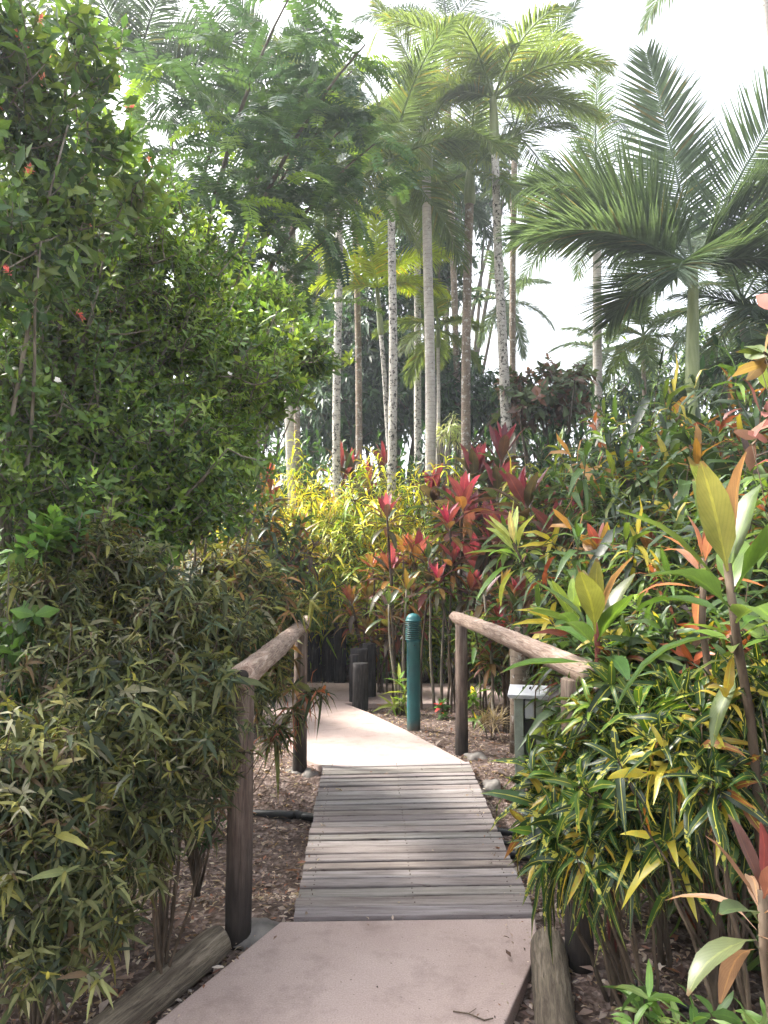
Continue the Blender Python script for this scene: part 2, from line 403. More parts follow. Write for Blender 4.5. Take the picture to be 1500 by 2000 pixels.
# deck ----------------------------------------------------------------
br = empty('footbridge', gnd(770, 1650), 'weathered grey wooden plank footbridge crossing between the two pink concrete paths', 'footbridge')
inv = lambda p: tuple(Vector(p) - br.location)
A0, A1, B0, B1 = gnd(573, 1798), gnd(1047, 1791), gnd(631, 1495), gnd(914, 1489)
nb = 25; gm = Geo(); rr = random.Random(3)
for i in range(nb):
    a, b_ = i / nb, (i + 1) / nb
    gap = rr.choice([.007, .008, .010, .013])
    def ed(t, s, off=0):
        p = A0.lerp(B0, t) if s == 0 else A1.lerp(B1, t); return p
    l0, r0, l1, r1 = ed(a, 0), ed(a, 1), ed(b_, 0), ed(b_, 1)
    jl, jr = rr.uniform(-.006, .006), rr.uniform(-.006, .006)
    zt = .012 + rr.uniform(-.003, .003); tilt = rr.uniform(-.002, .002)
    l0 = l0 + Vector((jl, gap, 0)); r0 = r0 + Vector((jr, gap, 0)); l1 = l1 + Vector((jl, -gap, 0)); r1 = r1 + Vector((jr, -gap, 0))
    cc = rr.uniform(.72, 1.12); cv = np.array([cc * rr.uniform(.96, 1.06), cc, cc * rr.uniform(.96, 1.07)]); rid = rr.random()
    NX = 14; V = []; F = []; ch = .004
    prof = [(0, -.032, 0), (0, -ch, 0), (ch, 0, 1), (.5, 0, 1), (1 - ch, 0, 1), (1, -ch, 0), (1, -.032, 0)]
    wd = (l1 - l0).length
    for k in range(NX + 1):
        s = k / NX; p0 = l0.lerp(r0, s); p1 = l1.lerp(r1, s)
        for q, (u, dz, tp) in enumerate(prof):
            uu = u if u in (0, .5, 1) else (ch / wd if u < .5 else 1 - ch / wd)
            p = p0.lerp(p1, uu); V.append((p.x, p.y + .0015 * math.sin(s * 9 + i), zt + dz + tilt * (uu - .5) * 2 + .0012 * math.sin(s * 5 + i * 2)))
    V = np.array(V) - np.array(br.location); n = len(prof); id_ = np.arange((NX + 1) * n).reshape(NX + 1, n) + gm.n
    F = np.stack([id_[:-1, :-1], id_[1:, :-1], id_[1:, 1:], id_[:-1, 1:]], -1).reshape(-1, 4)
    bot = np.stack([id_[:-1, -1], id_[1:, -1], id_[1:, 0], id_[:-1, 0]], -1)
    e0 = np.array([[id_[0, 0], id_[0, 1], id_[0, 5], id_[0, 6]], [id_[0, 1], id_[0, 2], id_[0, 4], id_[0, 5]]]); e1 = np.array([[id_[-1, 6], id_[-1, 5], id_[-1, 1], id_[-1, 0]], [id_[-1, 5], id_[-1, 4], id_[-1, 2], id_[-1, 1]]])
    gm.F4.append(np.concatenate([F, bot, e0, e1])); gm.V.append(V); gm.C.append(np.broadcast_to(cv, V.shape)); U = np.zeros_like(V); U[:, 1] = rid; U[:, 2] = rid * 3; gm.U.append(U); gm.n += len(V)
for i in range(nb):
    for s_ in (.06, .5, .94):
        for u_ in (.28, .72):
            t_ = (i + u_) / nb; p = A0.lerp(B0, t_).lerp(A1.lerp(B1, t_), s_ + rr.uniform(-.006, .006)) - br.location
            gm.tube([(p.x, p.y, .008), (p.x, p.y, .0150)], .0026, c=(.5, .42, .36), n=6)
gm.build('decking', M['deck'], br, smooth=False)
import bmesh
for s in (.06, .5, .94):
    bm = bmesh.new(); p0 = A0.lerp(A1, s) - br.location; p1 = B0.lerp(B1, s) - br.location
    d = (p1 - p0); ang = math.atan2(d.x, d.y)
    box_bm(bm, -.04, .04, .06, d.length - .02, -.16, -.024, Matrix.Translation(p0) @ Matrix.Rotation(-ang, 4, 'Z'))
    bm_obj('bearer', bm, M['stump'], br)

# logs ----------------------------------------------------------------
def log_geo(L, r0, r1, seed, n=18, wob=.03, bow=.0, rough=.03, dome=.35):
    """cylinder along local Z from 0 to L, with irregular section and softly rounded ends"""
    r = np.random.default_rng(seed); m = max(8, int(L / .07)); z = np.linspace(0, L, m)
    th = np.linspace(0, 2 * np.pi, n, endpoint=False)
    rad = np.linspace(r0, r1, m) * (1 + .02 * np.sin(z * 5 + seed))
    zz, rr_ = list(z), list(rad)
    e = r1 * dome
    zz = [z[0]] + list(z[1:-1]) + [L - e, L - e * .45, L - e * .12, L]; rr_ = [rad[0]] + list(rad[1:-1]) + [r1, r1 * .95, r1 * .78, r1 * .45]
    zz[0] = 0
    zz = np.array(zz); rr_ = np.array(rr_)
    ov = 1 + rough * (np.sin(3 * th[None] + zz[:, None] * 2 + seed) * .5 + np.sin(5 * th[None] - zz[:, None] * 3.1) * .35 + r.normal(0, .35, (len(zz), n)))
    pts = np.stack([bow * np.sin(np.pi * zz / L), wob * r1 * np.sin(zz * 2.3 + seed), zz], 1)
    g = Geo(); g.tube(pts, rr_, n=n, ov=ov); return g
def orient(o, p0, p1):
    o.location = p0; o.rotation_euler = (Vector(p1) - Vector(p0)).to_track_quat('Z', 'Y').to_euler()
def log_obj(name, p0, p1, r0, r1, mat, seed, parent=None, **k):
    o = log_geo((Vector(p1) - Vector(p0)).length, r0, r1, seed, **k).build(name, M[mat], parent)
    q0 = Vector(p0); q1 = Vector(p1)
    if parent: q0 = q0 - parent.location; q1 = q1 - parent.location
    orient(o, q0, q1); return o
def handrail(label, near, ntop, farb, ftop, rn, rf, seed):
    n0 = gnd(*near, -.06); f0 = gnd(*farb, -.06)
    t = empty('handrail', n0, label, 'handrail', 'log handrails of the footbridge')
    a = at(*rn[:2], rn[2]); b_ = at(*rf[:2], rf[2])
    def top(p):   # height of the rail's underside above a post
        s = (p.y - a.y) / (b_.y - a.y); return a.lerp(b_, s).z - .045
    for k, (p, rad) in enumerate(((n0, .054), (f0, .054))):
        q = Vector((p.x + (.005 if k else -.004), p.y, top(p) + .012))
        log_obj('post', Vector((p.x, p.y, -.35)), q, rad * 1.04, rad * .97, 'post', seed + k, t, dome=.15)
    log_obj('rail', b_, a, .047, .050, 'rail', seed + 5, t, bow=.016, rough=.09, dome=.2)
    g = Geo(); dv = (a - b_).normalized(); g.tube([tuple(a - n0 + dv * k_) for k_ in (-.002, .0025)], [.024, .022], n=16); g.build('end_cut', M['endgrain'], t)
    return t
handrail('weathered log handrail on the left side of the footbridge, half smothered by the olive shrub', (466, 1842), None, (585, 1508), None, (474, 1320, 2.82), (597, 1213, 6.02), 11)
handrail('weathered log handrail on the right side of the footbridge, near half behind speckled crotons', (1133, 1895), None, (902, 1474), None, (1168, 1324, 2.84), (889, 1204, 6.05), 31)
def edging(label, p0, p1, r0, r1, seed):
    o = log_obj('edging_log', p0, p1, r0, r1, 'log', seed, None, rough=.07, dome=.3)
    return tag(o, label, 'log', 'edging logs')
edging('old split edging log lying on the mulch along the left edge of the near path', (-1.42, 1.3, -.03), tuple(gnd(428, 1838, .0)), .072, .066, 4)
edging('dark cracked edging log lying along the right edge of the near path', (.28, .9, .0), tuple(gnd(1070, 1842, .0)), .066, .07, 9)

# black stump groups --------------------------------------------------
def stump(px, py, top, wpx, label, mat='stump', grp='black log stumps along the far path'):
    p = gnd(px, py, -.02); q = at(px, top, p.y); h = q.z + .2
    o = log_obj('log_stump', (p.x, p.y, -.2), (p.x, p.y, q.z), wpx / FPX * p.y / 2, wpx / FPX * p.y / 2, mat, int(px), None, rough=.05, dome=.08, n=20)
    return tag(o, label, 'stump', grp)
stump(704, 1382, 1294, 30, 'short black log stump in front of the cluster beside the pink path')
stump(692, 1372, 1278, 20, 'narrow black log stump half hidden at the left of the cluster beside the path')
stump(702, 1366, 1266, 34, 'black log stump of middle height behind the short one beside the path')
stump(721, 1362, 1256, 27, 'tallest black log stump at the right of the cluster beside the path')
stump(612, 1323, 1234, 27, 'black log stump beside the far post of the left handrail')
stump(641, 1324, 1230, 25, 'black log stump in the middle of the row beyond the crossing path')
stump(664, 1327, 1216, 24, 'tall charcoal log stump ending the row beyond the crossing path')
stump(592, 1322, 1240, 16, 'black log stump peeping out behind the left handrail')
for k, (px, tp, w_, lb) in enumerate(((968, 1262, 20, 'reddish brown palisade log just right of the right far post'), (992, 1250, 22, 'reddish brown palisade log behind the white capped garden box'), (1040, 1258, 16, 'reddish brown palisade log under the right handrail'), (1062, 1252, 20, 'reddish brown palisade log farthest right under the right handrail'))):
    stump(px, 1338, tp, w_, lb, 'redlog', 'brown palisade logs behind the right handrail')

# bollard light ---------------------------------------------------------
def lathe(name, prof, mat, parent, n=40):
    g = Geo(); pr = np.array(prof)
    th = np.linspace(0, 2 * np.pi, n, endpoint=False)
    V = np.stack([pr[:, 0][:, None] * np.cos(th), pr[:, 0][:, None] * np.sin(th), np.repeat(pr[:, 1][:, None], n, 1)], -1).reshape(-1, 3)
    idx = np.arange(len(pr) * n).reshape(len(pr), n)
    F = np.stack([idx[:-1], np.roll(idx[:-1], -1, 1), np.roll(idx[1:], -1, 1), idx[1:]], -1).reshape(-1, 4)
    return mesh_np(name, V, [F], mat, parent)
pb = gnd(808, 1424, -.03)
bl = empty('bollard_light', pb, 'teal green cylindrical bollard light with a ribbed louvred head standing in mulch', 'bollard light')
bh = at(808, 1200, pb.y).z - pb.z; r0 = .0665; hz = bh - .26
lathe('bollard_post', [(0, -.1), (r0, -.1), (r0, .0), (r0 * 1.0, hz - .012), (r0 * 1.06, hz - .01), (r0 * 1.06, hz + .008), (0, hz + .008)], M['teal'], bl)
lathe('lamp_core', [(0, hz), (.045, hz), (.045, hz + .2), (0, hz + .2)], M['lens'], bl)
for k in range(9):
    z = hz + .014 + k * .0205
    lathe('louvre', [(.046, z + .007), (.0805, z - .002), (.0815, z + .002), (.047, z + .011), (.046, z + .007)], M['teald'], bl)
dm = [(0, hz + .192), (.079, hz + .192), (.08, hz + .2), (.078, hz + .206)] + [(.074 * math.cos(a), hz + .206 + .066 * math.sin(a)) for a in np.linspace(0, math.pi / 2, 10)]
lathe('dome_cap', dm, M['teal'], bl)
bm = bmesh.new()
for k in range(3):
    a = k * 2.1 + .6; m_ = Matrix.Translation((r0 * math.cos(a), r0 * math.sin(a), hz - .04)) @ Matrix.Rotation(a, 4, 'Z')
    bmesh.ops.create_uvsphere(bm, u_segments=8, v_segments=6, radius=.005, matrix=m_)
bm_obj('screw', bm, M['elec'], bl, smooth=True)

# white capped garden box ------------------------------------------------
bx = at(1036, 1440, 5.45); bx.z = -.06
gb = empty('garden_box', bx, 'low grey green timber garden power box with a sloping white cap', 'garden box', rz=R(-14))
ht = at(1030, 1350, 5.45).z + .06
def part_box(name, d, mat, parent, bev=.003, Mx=None):
    bm = bmesh.new(); box_bm(bm, *d, Mx); return bm_obj(name, bm, M[mat], parent, bev)
part_box('upright', (-.11, -.045, -.05, .04, -.1, ht - .015), 'gpost', gb)
part_box('upright', (.045, .10, -.05, .04, -.1, ht - .02), 'gpost', gb)
part_box('back_board', (-.045, .04, .02, .045, .05, ht - .03), 'elec', gb)
part_box('socket_box', (-.035, .03, -.035, .018, ht - .19, ht - .06), 'white', gb, .008)
tl = Matrix.Translation((0, 0, ht)) @ Matrix.Rotation(R(9), 4, 'X')
part_box('cap', (-.15, .15, -.12, .12, -.010, .010), 'white', gb, .004, tl)
part_box('cap_rim', (-.143, .143, -.114, .114, -.022, -.0105), 'white', gb, .003, tl)
g_ = Geo()
for x in (-.05, .0, .055):
    g_.tube([(x, .02, ht + .01), (x + .005, .02, ht + .03)], .006, n=8)
g_.build('bolt', M['elec'], gb)

# drain pipes ---------------------------------------------------------
def pipe(label, pts, r):
    P = [Vector(p) for p in pts]; g = Geo(); c = P[0].copy()
    # smooth
    Q = []
    for i in range(len(P) - 1):
        for t in np.linspace(0, 1, 8, endpoint=False):
            p0 = P[max(i - 1, 0)]; p1 = P[i]; p2 = P[i + 1]; p3 = P[min(i + 2, len(P) - 1)]
            Q.append(.5 * ((2 * p1) + (p2 - p0) * t + (2 * p0 - 5 * p1 + 4 * p2 - p3) * t * t + (3 * p1 - p0 - 3 * p2 + p3) * t ** 3))
    Q.append(P[-1])
    g.tube([q - c for q in Q], r, n=14); o = g.build('pipe', M['pipe'], None); o.location = c
    return tag(o, label, 'pipe', 'black drain pipes under the footbridge')
def on(px, py, z):
    if z > -.15 or px > 900: return gnd(px, py, z)
    p = gnd(px, py, -.2)
    for _ in range(12): p = gnd(px, py, float(gh(p.x, p.y)) + (.0 if z < -.2 else .03))
    return p
pipe('upper black plastic pipe running under the deck from the left', [on(400, 1556, -.2), on(510, 1562, -.19), on(580, 1572, -.19), on(640, 1578, -.19), (1.3, 5.05, -.25), (2.4, 5.2, -.22)], .026)
pipe('thin black pipe curving between the other two pipes left of the deck', [on(420, 1566, -.2), on(520, 1568, -.20), on(590, 1590, -.2), on(640, 1600, -.21), (1.2, 4.85, -.26)], .016)
pipe('thick lower black plastic pipe running under the deck from the left', [on(380, 1585, -.2), on(500, 1590, -.19), on(560, 1592, -.18), on(630, 1600, -.19), (1.2, 4.6, -.24), (2.3, 4.5, -.2)], .03)
pipe('black irrigation hose lying on the mulch under the bottom right crotons', [(.9, 2.1, -.04), on(1190, 1880, -.03), on(1230, 1915, -.03), (1.3, 2.6, -.035), (1.9, 2.7, -.03)], .012)
# footing collars of concrete round the posts
# rocks
def rock(p, s, seed, label):
    bm = bmesh.new(); bmesh.ops.create_icosphere(bm, subdivisions=3, radius=1)
    from mathutils import noise
    for v in bm.verts:
        n = noise.noise(v.co * 1.3 + Vector((seed, 0, 0))) * .45 + noise.noise(v.co * 4 + Vector((seed, 3, 0))) * .12
        v.co = v.co * (1 + n); v.co = Vector((v.co.x * s[0], v.co.y * s[1], v.co.z * s[2]))
    o = bm_obj('rock', bm, M['rock'], None, smooth=True); o.location = p
    return tag(o, label, 'rock', 'grey rocks at the deck corners')
M['rock'] = m_stem('rock', (.10, .09, .085), (.25, .23, .21), 6)
rock(tuple(on(604, 1527, -.12)), (.10, .13, .09), 1, 'grey rock wedged beside the far left corner of the deck')
rock(tuple(on(575, 1512, -.08)), (.11, .09, .05), 2, 'flat grey rock at the foot of the far left handrail post')
rock(tuple(on(930, 1480, -.06)), (.10, .09, .045), 3, 'flat grey rock at the foot of the far right handrail post')
rock(tuple(on(506, 1830, -.05)), (.10, .13, .05), 4, 'flat grey rock at the foot of the near left handrail post')
rock(tuple(on(960, 1545, -.14)), (.09, .14, .08), 5, 'dark grey rock under the speckled croton at the right edge of the deck')

# leaf litter ------------------------------------------------------------
def inpoly(x, y, poly):
    c = np.zeros(len(x), bool); n = len(poly)
    for i in range(n):
        x0, y0 = poly[i][:2]; x1, y1 = poly[(i + 1) % n][:2]
        k = ((y0 > y) != (y1 > y)) & (x < (x1 - x0) * (y - y0) / (y1 - y0 + 1e-9) + x0); c ^= k
    return c
NL = 42000
yy = 1.3 + 9.5 * rng.random(NL) ** 1.25; xx = rng.uniform(-1, 1, NL) * (1.2 + yy * .42)
pathA = [G(548, 1799), G(1045, 1792), G(1052, 1850), G(985, 2000), (.30, .8), (-.75, .8), G(300, 2000)]
deckp = [A0, A1, B1, B0]
out = ~(inpoly(xx, yy, pathA) | inpoly(xx, yy, far) | inpoly(xx, yy, deckp) | ((yy > 8.75) & (yy < 10.4)))
# a few chips blown onto the path margins and caught between the boards
stray = np.zeros(NL, bool)
for dx_, dy_ in ((.13, 0), (-.13, 0), (0, .13), (0, -.13)):
    stray |= ~(inpoly(xx + dx_, yy + dy_, pathA) | inpoly(xx + dx_, yy + dy_, far) | inpoly(xx + dx_, yy + dy_, deckp) | ((yy + dy_ > 8.75) & (yy + dy_ < 10.4)))
pr_ = rng.random(NL); keep = out | (~out & ((stray & (pr_ < .16)) | (pr_ < .006))); onp = ~out[keep]
xx, yy = xx[keep], yy[keep]; n = len(xx)
az = rng.uniform(0, 6.283, n); D = np.stack([np.cos(az), np.sin(az), rng.normal(0, .22, n) * np.where(onp, .1, 1)], 1)
Nn = np.stack([rng.normal(0, .3, n), rng.normal(0, .3, n), np.ones(n)], 1)
pal = np.array([(.26, .19, .17), (.38, .31, .285), (.13, .08, .07), (.5, .44, .41), (.22, .10, .07), (.28, .21, .14), (.07, .05, .045)])
cc = pal[rng.choice(7, n, p=[.24, .2, .2, .1, .1, .06, .1])] * rng.uniform(.7, 1.25, (n, 1))
gl = Geo(); L_ = rng.uniform(.016, .045, n); L_[rng.random(n) < .05] *= 2.2
L_[onp] *= .55
gl.leaves(np.stack([xx, yy, np.where(onp, .018, gh(xx, yy) + rng.uniform(.002, .03, n))], 1), D, Nn, L_, L_ * rng.uniform(.3, .6, n), rng.uniform(-.5, 1.4, n), cc, K=2, fold=.4)
tag(gl.build('leaf_litter', M['leafm']), 'brown and pinkish fallen leaves and bark chips covering the mulch beds', 'leaf litter', kind='stuff')
# a few fallen leaves and twigs on deck and path
for (px, py, L0, c, lb) in ((655, 1541, .06, (.42, .33, .22), 'small tan fallen leaf on the far left boards of the deck'), (983, 1829, .03, (.12, .07, .05), 'tiny curled brown leaf on the near pink path'), (735, 1377, .09, (.45, .16, .05), 'orange brown fallen leaf at the foot of the black stumps')):
    p = gnd(px, py, .02); gq = Geo(); gq.leaves([(0, 0, 0)], [(1, .3, .05)], [(0, .2, 1)], L0, L0 * .45, .9, c, K=3, fold=.4); o = gq.build('fallen_leaf', M['leafm']); o.location = p; tag(o, lb, 'fallen leaf')
gq = Geo(); gq.tube([(0, 0, 0), (.05, -.02, .004), (.1, -.05, .0), (.13, -.05, .006)], .0025, n=5); gq.tube([(.05, -.02, .004), (.08, .01, .004)], .0015, n=4)
o = gq.build('twig', M['stem']); o.location = gnd(885, 1975, .004); tag(o, 'thin brown twig lying on the near pink path', 'twig')
# ---------------------------------------------------------------- palms
FR = {}
FC = {'g': (.085, .125, .05), 'd': (.03, .05, .034), 'y': (.33, .40, .03), 'm': (.115, .155, .05), 'b': (.07, .105, .065)}
def frond_mesh(key, e0, L=2.4, curv=1.0, seed=0, roll=0.0, ll=.62, pairs=74, wl=.030, lean=0.0):
    k = (key, round(e0, 2), L, round(curv, 2), seed, round(roll, 2), ll, pairs, wl)
    if k in FR: return FR[k]
    r = np.random.default_rng(seed * 13 + 5); base = np.array(FC[key])
    m = 26; t = np.linspace(0, 1, m); th = e0 - curv * t ** 1.3
    sw = .12 * math.sin(seed * 2.3)
    T = np.stack([np.cos(th) * np.cos(sw * t), np.cos(th) * np.sin(sw * t), np.sin(th)], 1)
    Pp = np.concatenate([[[0, 0, 0]], np.cumsum((T[1:] + T[:-1]) / 2 * L / (m - 1), axis=0)])
    g = Geo()
    g.tube(Pp, np.linspace(.022, .004, m), c=base * 1.25 + .02, n=5, cap=False)
    tl = np.linspace(.13, .995, pairs); j = tl * (m - 1)
    ii = np.minimum(j.astype(int), m - 2); fr = (j - ii)[:, None]
    P0 = Pp[ii] * (1 - fr) + Pp[ii + 1] * fr; T0 = unit(T[ii] * (1 - fr) + T[ii + 1] * fr)
    Sd = unit(np.cross(T0, np.cross(np.array([0, 0, 1.]) + 0 * T0, T0) + 1e-6)); 
    Sd = unit(np.cross(np.array([0, 0, 1.]), T0)); Nn = np.cross(T0, Sd)
    cr, sr = math.cos(roll), math.sin(roll)
    S2 = Sd * cr + Nn * sr; N2 = Nn * cr - Sd * sr
    for s in (1, -1):
        a = R(72) - R(44) * tl + r.normal(0, .05, pairs); v = R(14) + r.normal(0, .10, pairs)
        D = T0 * np.cos(a)[:, None] + (S2 * s * np.cos(v)[:, None] + N2 * np.sin(v)[:, None]) * np.sin(a)[:, None]
        pl = np.interp(tl, [.13, .3, .6, .85, 1], [.62, 1, .95, .62, .3]) * r.uniform(.93, 1.05, pairs)
        cc = base * r.uniform(.75, 1.3, (pairs, 1)) * np.where(r.random((pairs, 1)) < .04, np.array([[1.8, 1.1, .8]]), 1)
        g.leaves(P0, D, N2 + 0 * D, ll * pl, wl * (.6 + .4 * pl), r.uniform(.1, .5, pairs) * (.4 if wl > .035 else 1), cc, prof='needle', K=3, fold=.5, grav=r.uniform(.10, .30, pairs) * (.4 if wl > .035 else 1), seed=seed + s)
    o = g.build('frond', M['frond']); me = o.data; bpy.data.objects.remove(o); FR[k] = me
    return me
def put_frond(root, me, loc, az, s=1.0):
    o = bpy.data.objects.new('frond', me); col.objects.link(o); o.parent = root; o.location = loc
    o.rotation_euler = (0, 0, R(az)); o.scale = (s,) * 3; return o
def palm(label, xb, yb, xt, yt, Y, wb, wt, key='g', shaft=70, mat='trunk', fronds=11, L=2.4, group='palms rising behind the garden', seed=1, custom=None, ll=.62, elev=(82, -25), pairs=74, wl=.03):
    B3 = at(xb, yb, Y); T3 = at(xt, yt, Y); S3 = at(xt + (xb - xt) * shaft / max(1, (yb - yt)), yt + shaft, Y)
    d = (B3 - T3); k = (T3.z) / max(.1, T3.z - B3.z); base = T3 + d * k
    if k > 2.2: base = Vector((B3.x, Y, 0))
    base.z = -.1
    root = empty('palm_tree', base, label, 'palm tree', group)
    rb = wb / FPX * Y / 2; rt = wt / FPX * Y / 2
    bl_, tl_, sl_ = base - base, T3 - base, S3 - base
    g = Geo(); n = 22
    pts = []
    for i in range(n):
        u = i / (n - 1); p = bl_.lerp(sl_, u) if k > 2.2 else bl_.lerp(sl_, u)
        pts.append(p + Vector((.03 * math.sin(u * 5 + seed), .03 * math.cos(u * 4 + seed), 0)) * math.sin(math.pi * u))
    rad = [rb * (1 + .5 * math.exp(-i * 1.2)) + (rt - rb) * (i / (n - 1)) for i in range(n)]
    g.tube(pts, rad, n=16); g.build('trunk', M[mat], root)
    g = Geo(); rs = max(rt * 1.15, .04)
    g.tube([sl_.lerp(tl_, u) for u in (0, .06, .2, .5, .8, 1, 1.12)], [rt * 1.02, rs * 1.22, rs * 1.25, rs * 1.12, rs * .95, rs * .8, rs * .45], n=14); g.build('crownshaft', M['shaft'], root)
    if custom:
        for (az, el, cv, L_, rl) in custom:
            put_frond(root, frond_mesh(key, R(el), L_, cv, int(az) % 5, rl, ll, pairs, wl), tl_ + Vector((0, 0, .03)), az)
    else:
        for i in range(fronds):
            u = i / max(1, fronds - 1); el = elev[0] + (elev[1] - elev[0]) * u ** .85; el = round(el / 12) * 12
            az = seed * 40 + i * 137.5
            cv = .55 + .6 * (1 - abs(el - 30) / 90)
            put_frond(root, frond_mesh(key, R(el), L, round(cv, 1), (i + seed) % 2, 0, ll, pairs), tl_ + Vector((0, 0, .04 - .08 * u)), az, random.uniform(.9, 1.08))
    return root
PALM = 'tall palms rising behind the crotons'
palm('tall straight palm with a pale trunk, leftmost of the palms beyond the yellow crotons', 660, 930, 663, 318, 12.2, 17, 15, 'm', 80, 'trunks', 11, 2.3, PALM, 2, ll=.55)
palm('palm with a green stem and black blotched trunk, second from left behind the yellow crotons', 766, 950, 764, 312, 11.6, 20, 15, 'g', 100, 'trunks', 9, 2.3, PALM, 4, ll=.6)
palm('palm with the smoothest, palest ringed trunk in the middle of the palm row', 839, 920, 832, 262, 12.4, 23, 18, 'm', 75, 'trunk', 8, 2.3, PALM, 5)
palm('brown ringed palm leaning right with a short grey green stem under hanging fronds', 909, 870, 918, 335, 13.0, 20, 17, 'g', 65, 'trunkb', 9, 2.1, PALM, 7)
palm('tallest palm with a grey leaning trunk and a sunlit yellow green crown', 990, 935, 963, 196, 12.4, 28, 15, 'm', 108, 'trunks', 0, 2.6, PALM, 6, ll=.62,
     custom=[(100, 80, .5, 2.5, 0), (165, 74, 1.0, 2.5, .5), (200, 52, 1.1, 2.4, .2), (182, 22, 1.0, 1.9, 0), (150, 40, 1.2, 2.3, .3), (20, 68, 1.1, 2.5, -.5), (352, 46, 1.5, 2.3, -.2), (10, 20, 1.0, 2.2, 0), (330, 26, 1.3, 2.2, 0), (300, 50, 1.4, 2.0, 0), (240, 40, 1.3, 2.0, 0), (60, 50, 1.2, 2.3, 0), (95, 30, 1.2, 2.2, 0), (205, 5, .7, 1.0, 0), (345, 0, .8, 1.9, 0)])
palm('thin blotched far palm trunk just left of the smooth pale one', 819, 880, 812, 330, 15.5, 16, 13, 'd', 60, 'trunks', 10, 2.4, PALM, 9)
palm('slender young palm with a thin pale trunk just right of the smooth pale one', 853, 880, 856, 640, 14.5, 9, 7, 'm', 40, 'trunk', 9, 1.25, PALM, 3, ll=.45, elev=(70, -35))
palm('young sunlit yellow green palm spreading behind the black blotched trunk', 764, 900, 737, 565, 13.6, 12, 9, 'y', 90, 'trunks', 0, 1.6, PALM, 2, ll=.5,
     custom=[(150, 84, .3, 2.0, .5), (95, 85, .4, 1.9, 0), (185, 55, 1.2, 1.7, .5), (190, 30, 1.6, 1.5, 0), (10, 55, 1.1, 1.7, -.4), (0, 25, 1.2, 1.4, 0), (260, 40, 1.2, 1.3, 0), (60, 45, 1.2, 1.5, 0), (330, 10, 1.0, 1.3, 0), (200, 5, .9, 1.2, 0)])
palm('pale thin palm trunk showing through the left shrubs, nearer of the pair', 568, 850, 553, 200, 13.2, 18, 16, 'd', 60, 'trunk', 11, 2.4, PALM, 8)
palm('grey palm trunk right behind its pale twin beyond the left shrubs', 578, 850, 569, 300, 14.5, 13, 12, 'd', 60, 'trunkb', 10, 2.3, PALM, 11)
palm('dark crowned palm rising behind the tallest palm to the top of the picture', 893, 850, 872, 60, 18, 14, 12, 'd', 60, 'trunkb', 9, 2.8, PALM, 12, ll=.7)
palm('dark crowned palm behind the tallest one with fronds hanging beside its trunk', 1000, 830, 1005, 255, 16.5, 14, 12, 'd', 60, 'trunkb', 9, 2.7, PALM, 13, ll=.7)
palm('blue grey palm trunk standing alone against the sky right of centre', 1163, 735, 1166, 400, 15.5, 19, 17, 'b', 60, 'trunk', 13, 2.9, PALM, 14, ll=.72)
palm('small distant palm with drooping fronds against the sky between two trunks', 978, 760, 985, 585, 21, 8, 7, 'b', 35, 'trunkb', 10, 1.7, PALM, 15, ll=.5, elev=(60, -45))
palm('large palm with a smooth green stem spreading huge fronds at the right', 1352, 700, 1354, 528, 9.0, 21, 19, 'b', 240, 'shaft', 0, 3, PALM, 16, ll=1.0, pairs=92, wl=.04,
     custom=[(180, 83, .12, 2.9, 1.4), (172, 60, 1.1, 2.5, .5), (0, 64, .25, 3.5, -1.35), (20, 60, .9, 2.3, -.3), (172, 46, 1.25, 2.45, .35), (186, 30, 1.0, 2.3, -.1), (12, 52, .75, 2.1, -.6), (3, 34, .8, 1.9, -.2), (150, 46, 1.0, 2.4, .4), (60, 50, 1.1, 2.2, 0), (350, 15, .9, 1.5, 0), (235, 0, 1.0, 1.0, 0), (130, 8, 1.0, 1.3, 0)])
palm('hazy light green palm low behind the right crotons, left of the green stemmed palm', 1256, 800, 1256, 655, 15.5, 9, 8, 'g', 40, 'trunkb', 11, 1.6, 'hazy palms beyond the right crotons', 17, ll=.5, elev=(86, -20))
palm('hazy palm with bluish fronds under the lone grey trunk', 1130, 800, 1185, 690, 18, 9, 8, 'b', 40, 'trunkb', 11, 1.7, 'hazy palms beyond the right crotons', 18, ll=.5, elev=(80, -30))
palm('bushy palm filling the gap right of the large green stemmed palm', 1450, 800, 1450, 590, 12, 12, 10, 'b', 50, 'trunkb', 13, 1.9, 'hazy palms beyond the right crotons', 19, ll=.55, elev=(86, -40))
palm('dark palm with low spreading fronds at the far right edge', 1560, 800, 1545, 665, 10, 12, 10, 'd', 50, 'trunkb', 12, 1.8, 'hazy palms beyond the right crotons', 21, ll=.55)
palm('palm with a yellow green stem at the top left above the flowering shrub', 264, 700, 264, 160, 10.5, 18, 17, 'd', 110, 'shaft', 0, 2.6, PALM, 22, ll=.7,
     custom=[(165, 60, .8, 2.6, .3), (185, 42, .9, 2.4, 0), (120, 78, .7, 2.6, 0), (60, 70, .8, 2.6, 0), (20, 62, 1.0, 2.4, -.3), (0, 40, 1.1, 2.3, 0), (345, 18, 1.2, 2.2, 0), (200, 12, 1.2, 2.0, 0), (260, 40, 1.2, 2.0, 0), (300, 30, 1.2, 2.0, 0), (90, 40, 1.3, 2.2, 0)])
palm('palm with a yellow green backlit frond above the feathery tree', 700, 800, 690, 270, 14.5, 14, 12, 'm', 60, 'trunkb', 0, 2.6, PALM, 23, ll=.62,
     custom=[(62, 80, .3, 3.0, -.7), (95, 70, .8, 2.6, 0), (150, 55, 1.0, 2.4, 0), (10, 40, 1.1, 2.4, 0), (200, 30, 1.1, 2.2, 0), (250, 30, 1.2, 2.0, 0), (320, 25, 1.2, 2.2, 0), (30, 10, 1.1, 2.2, 0)])
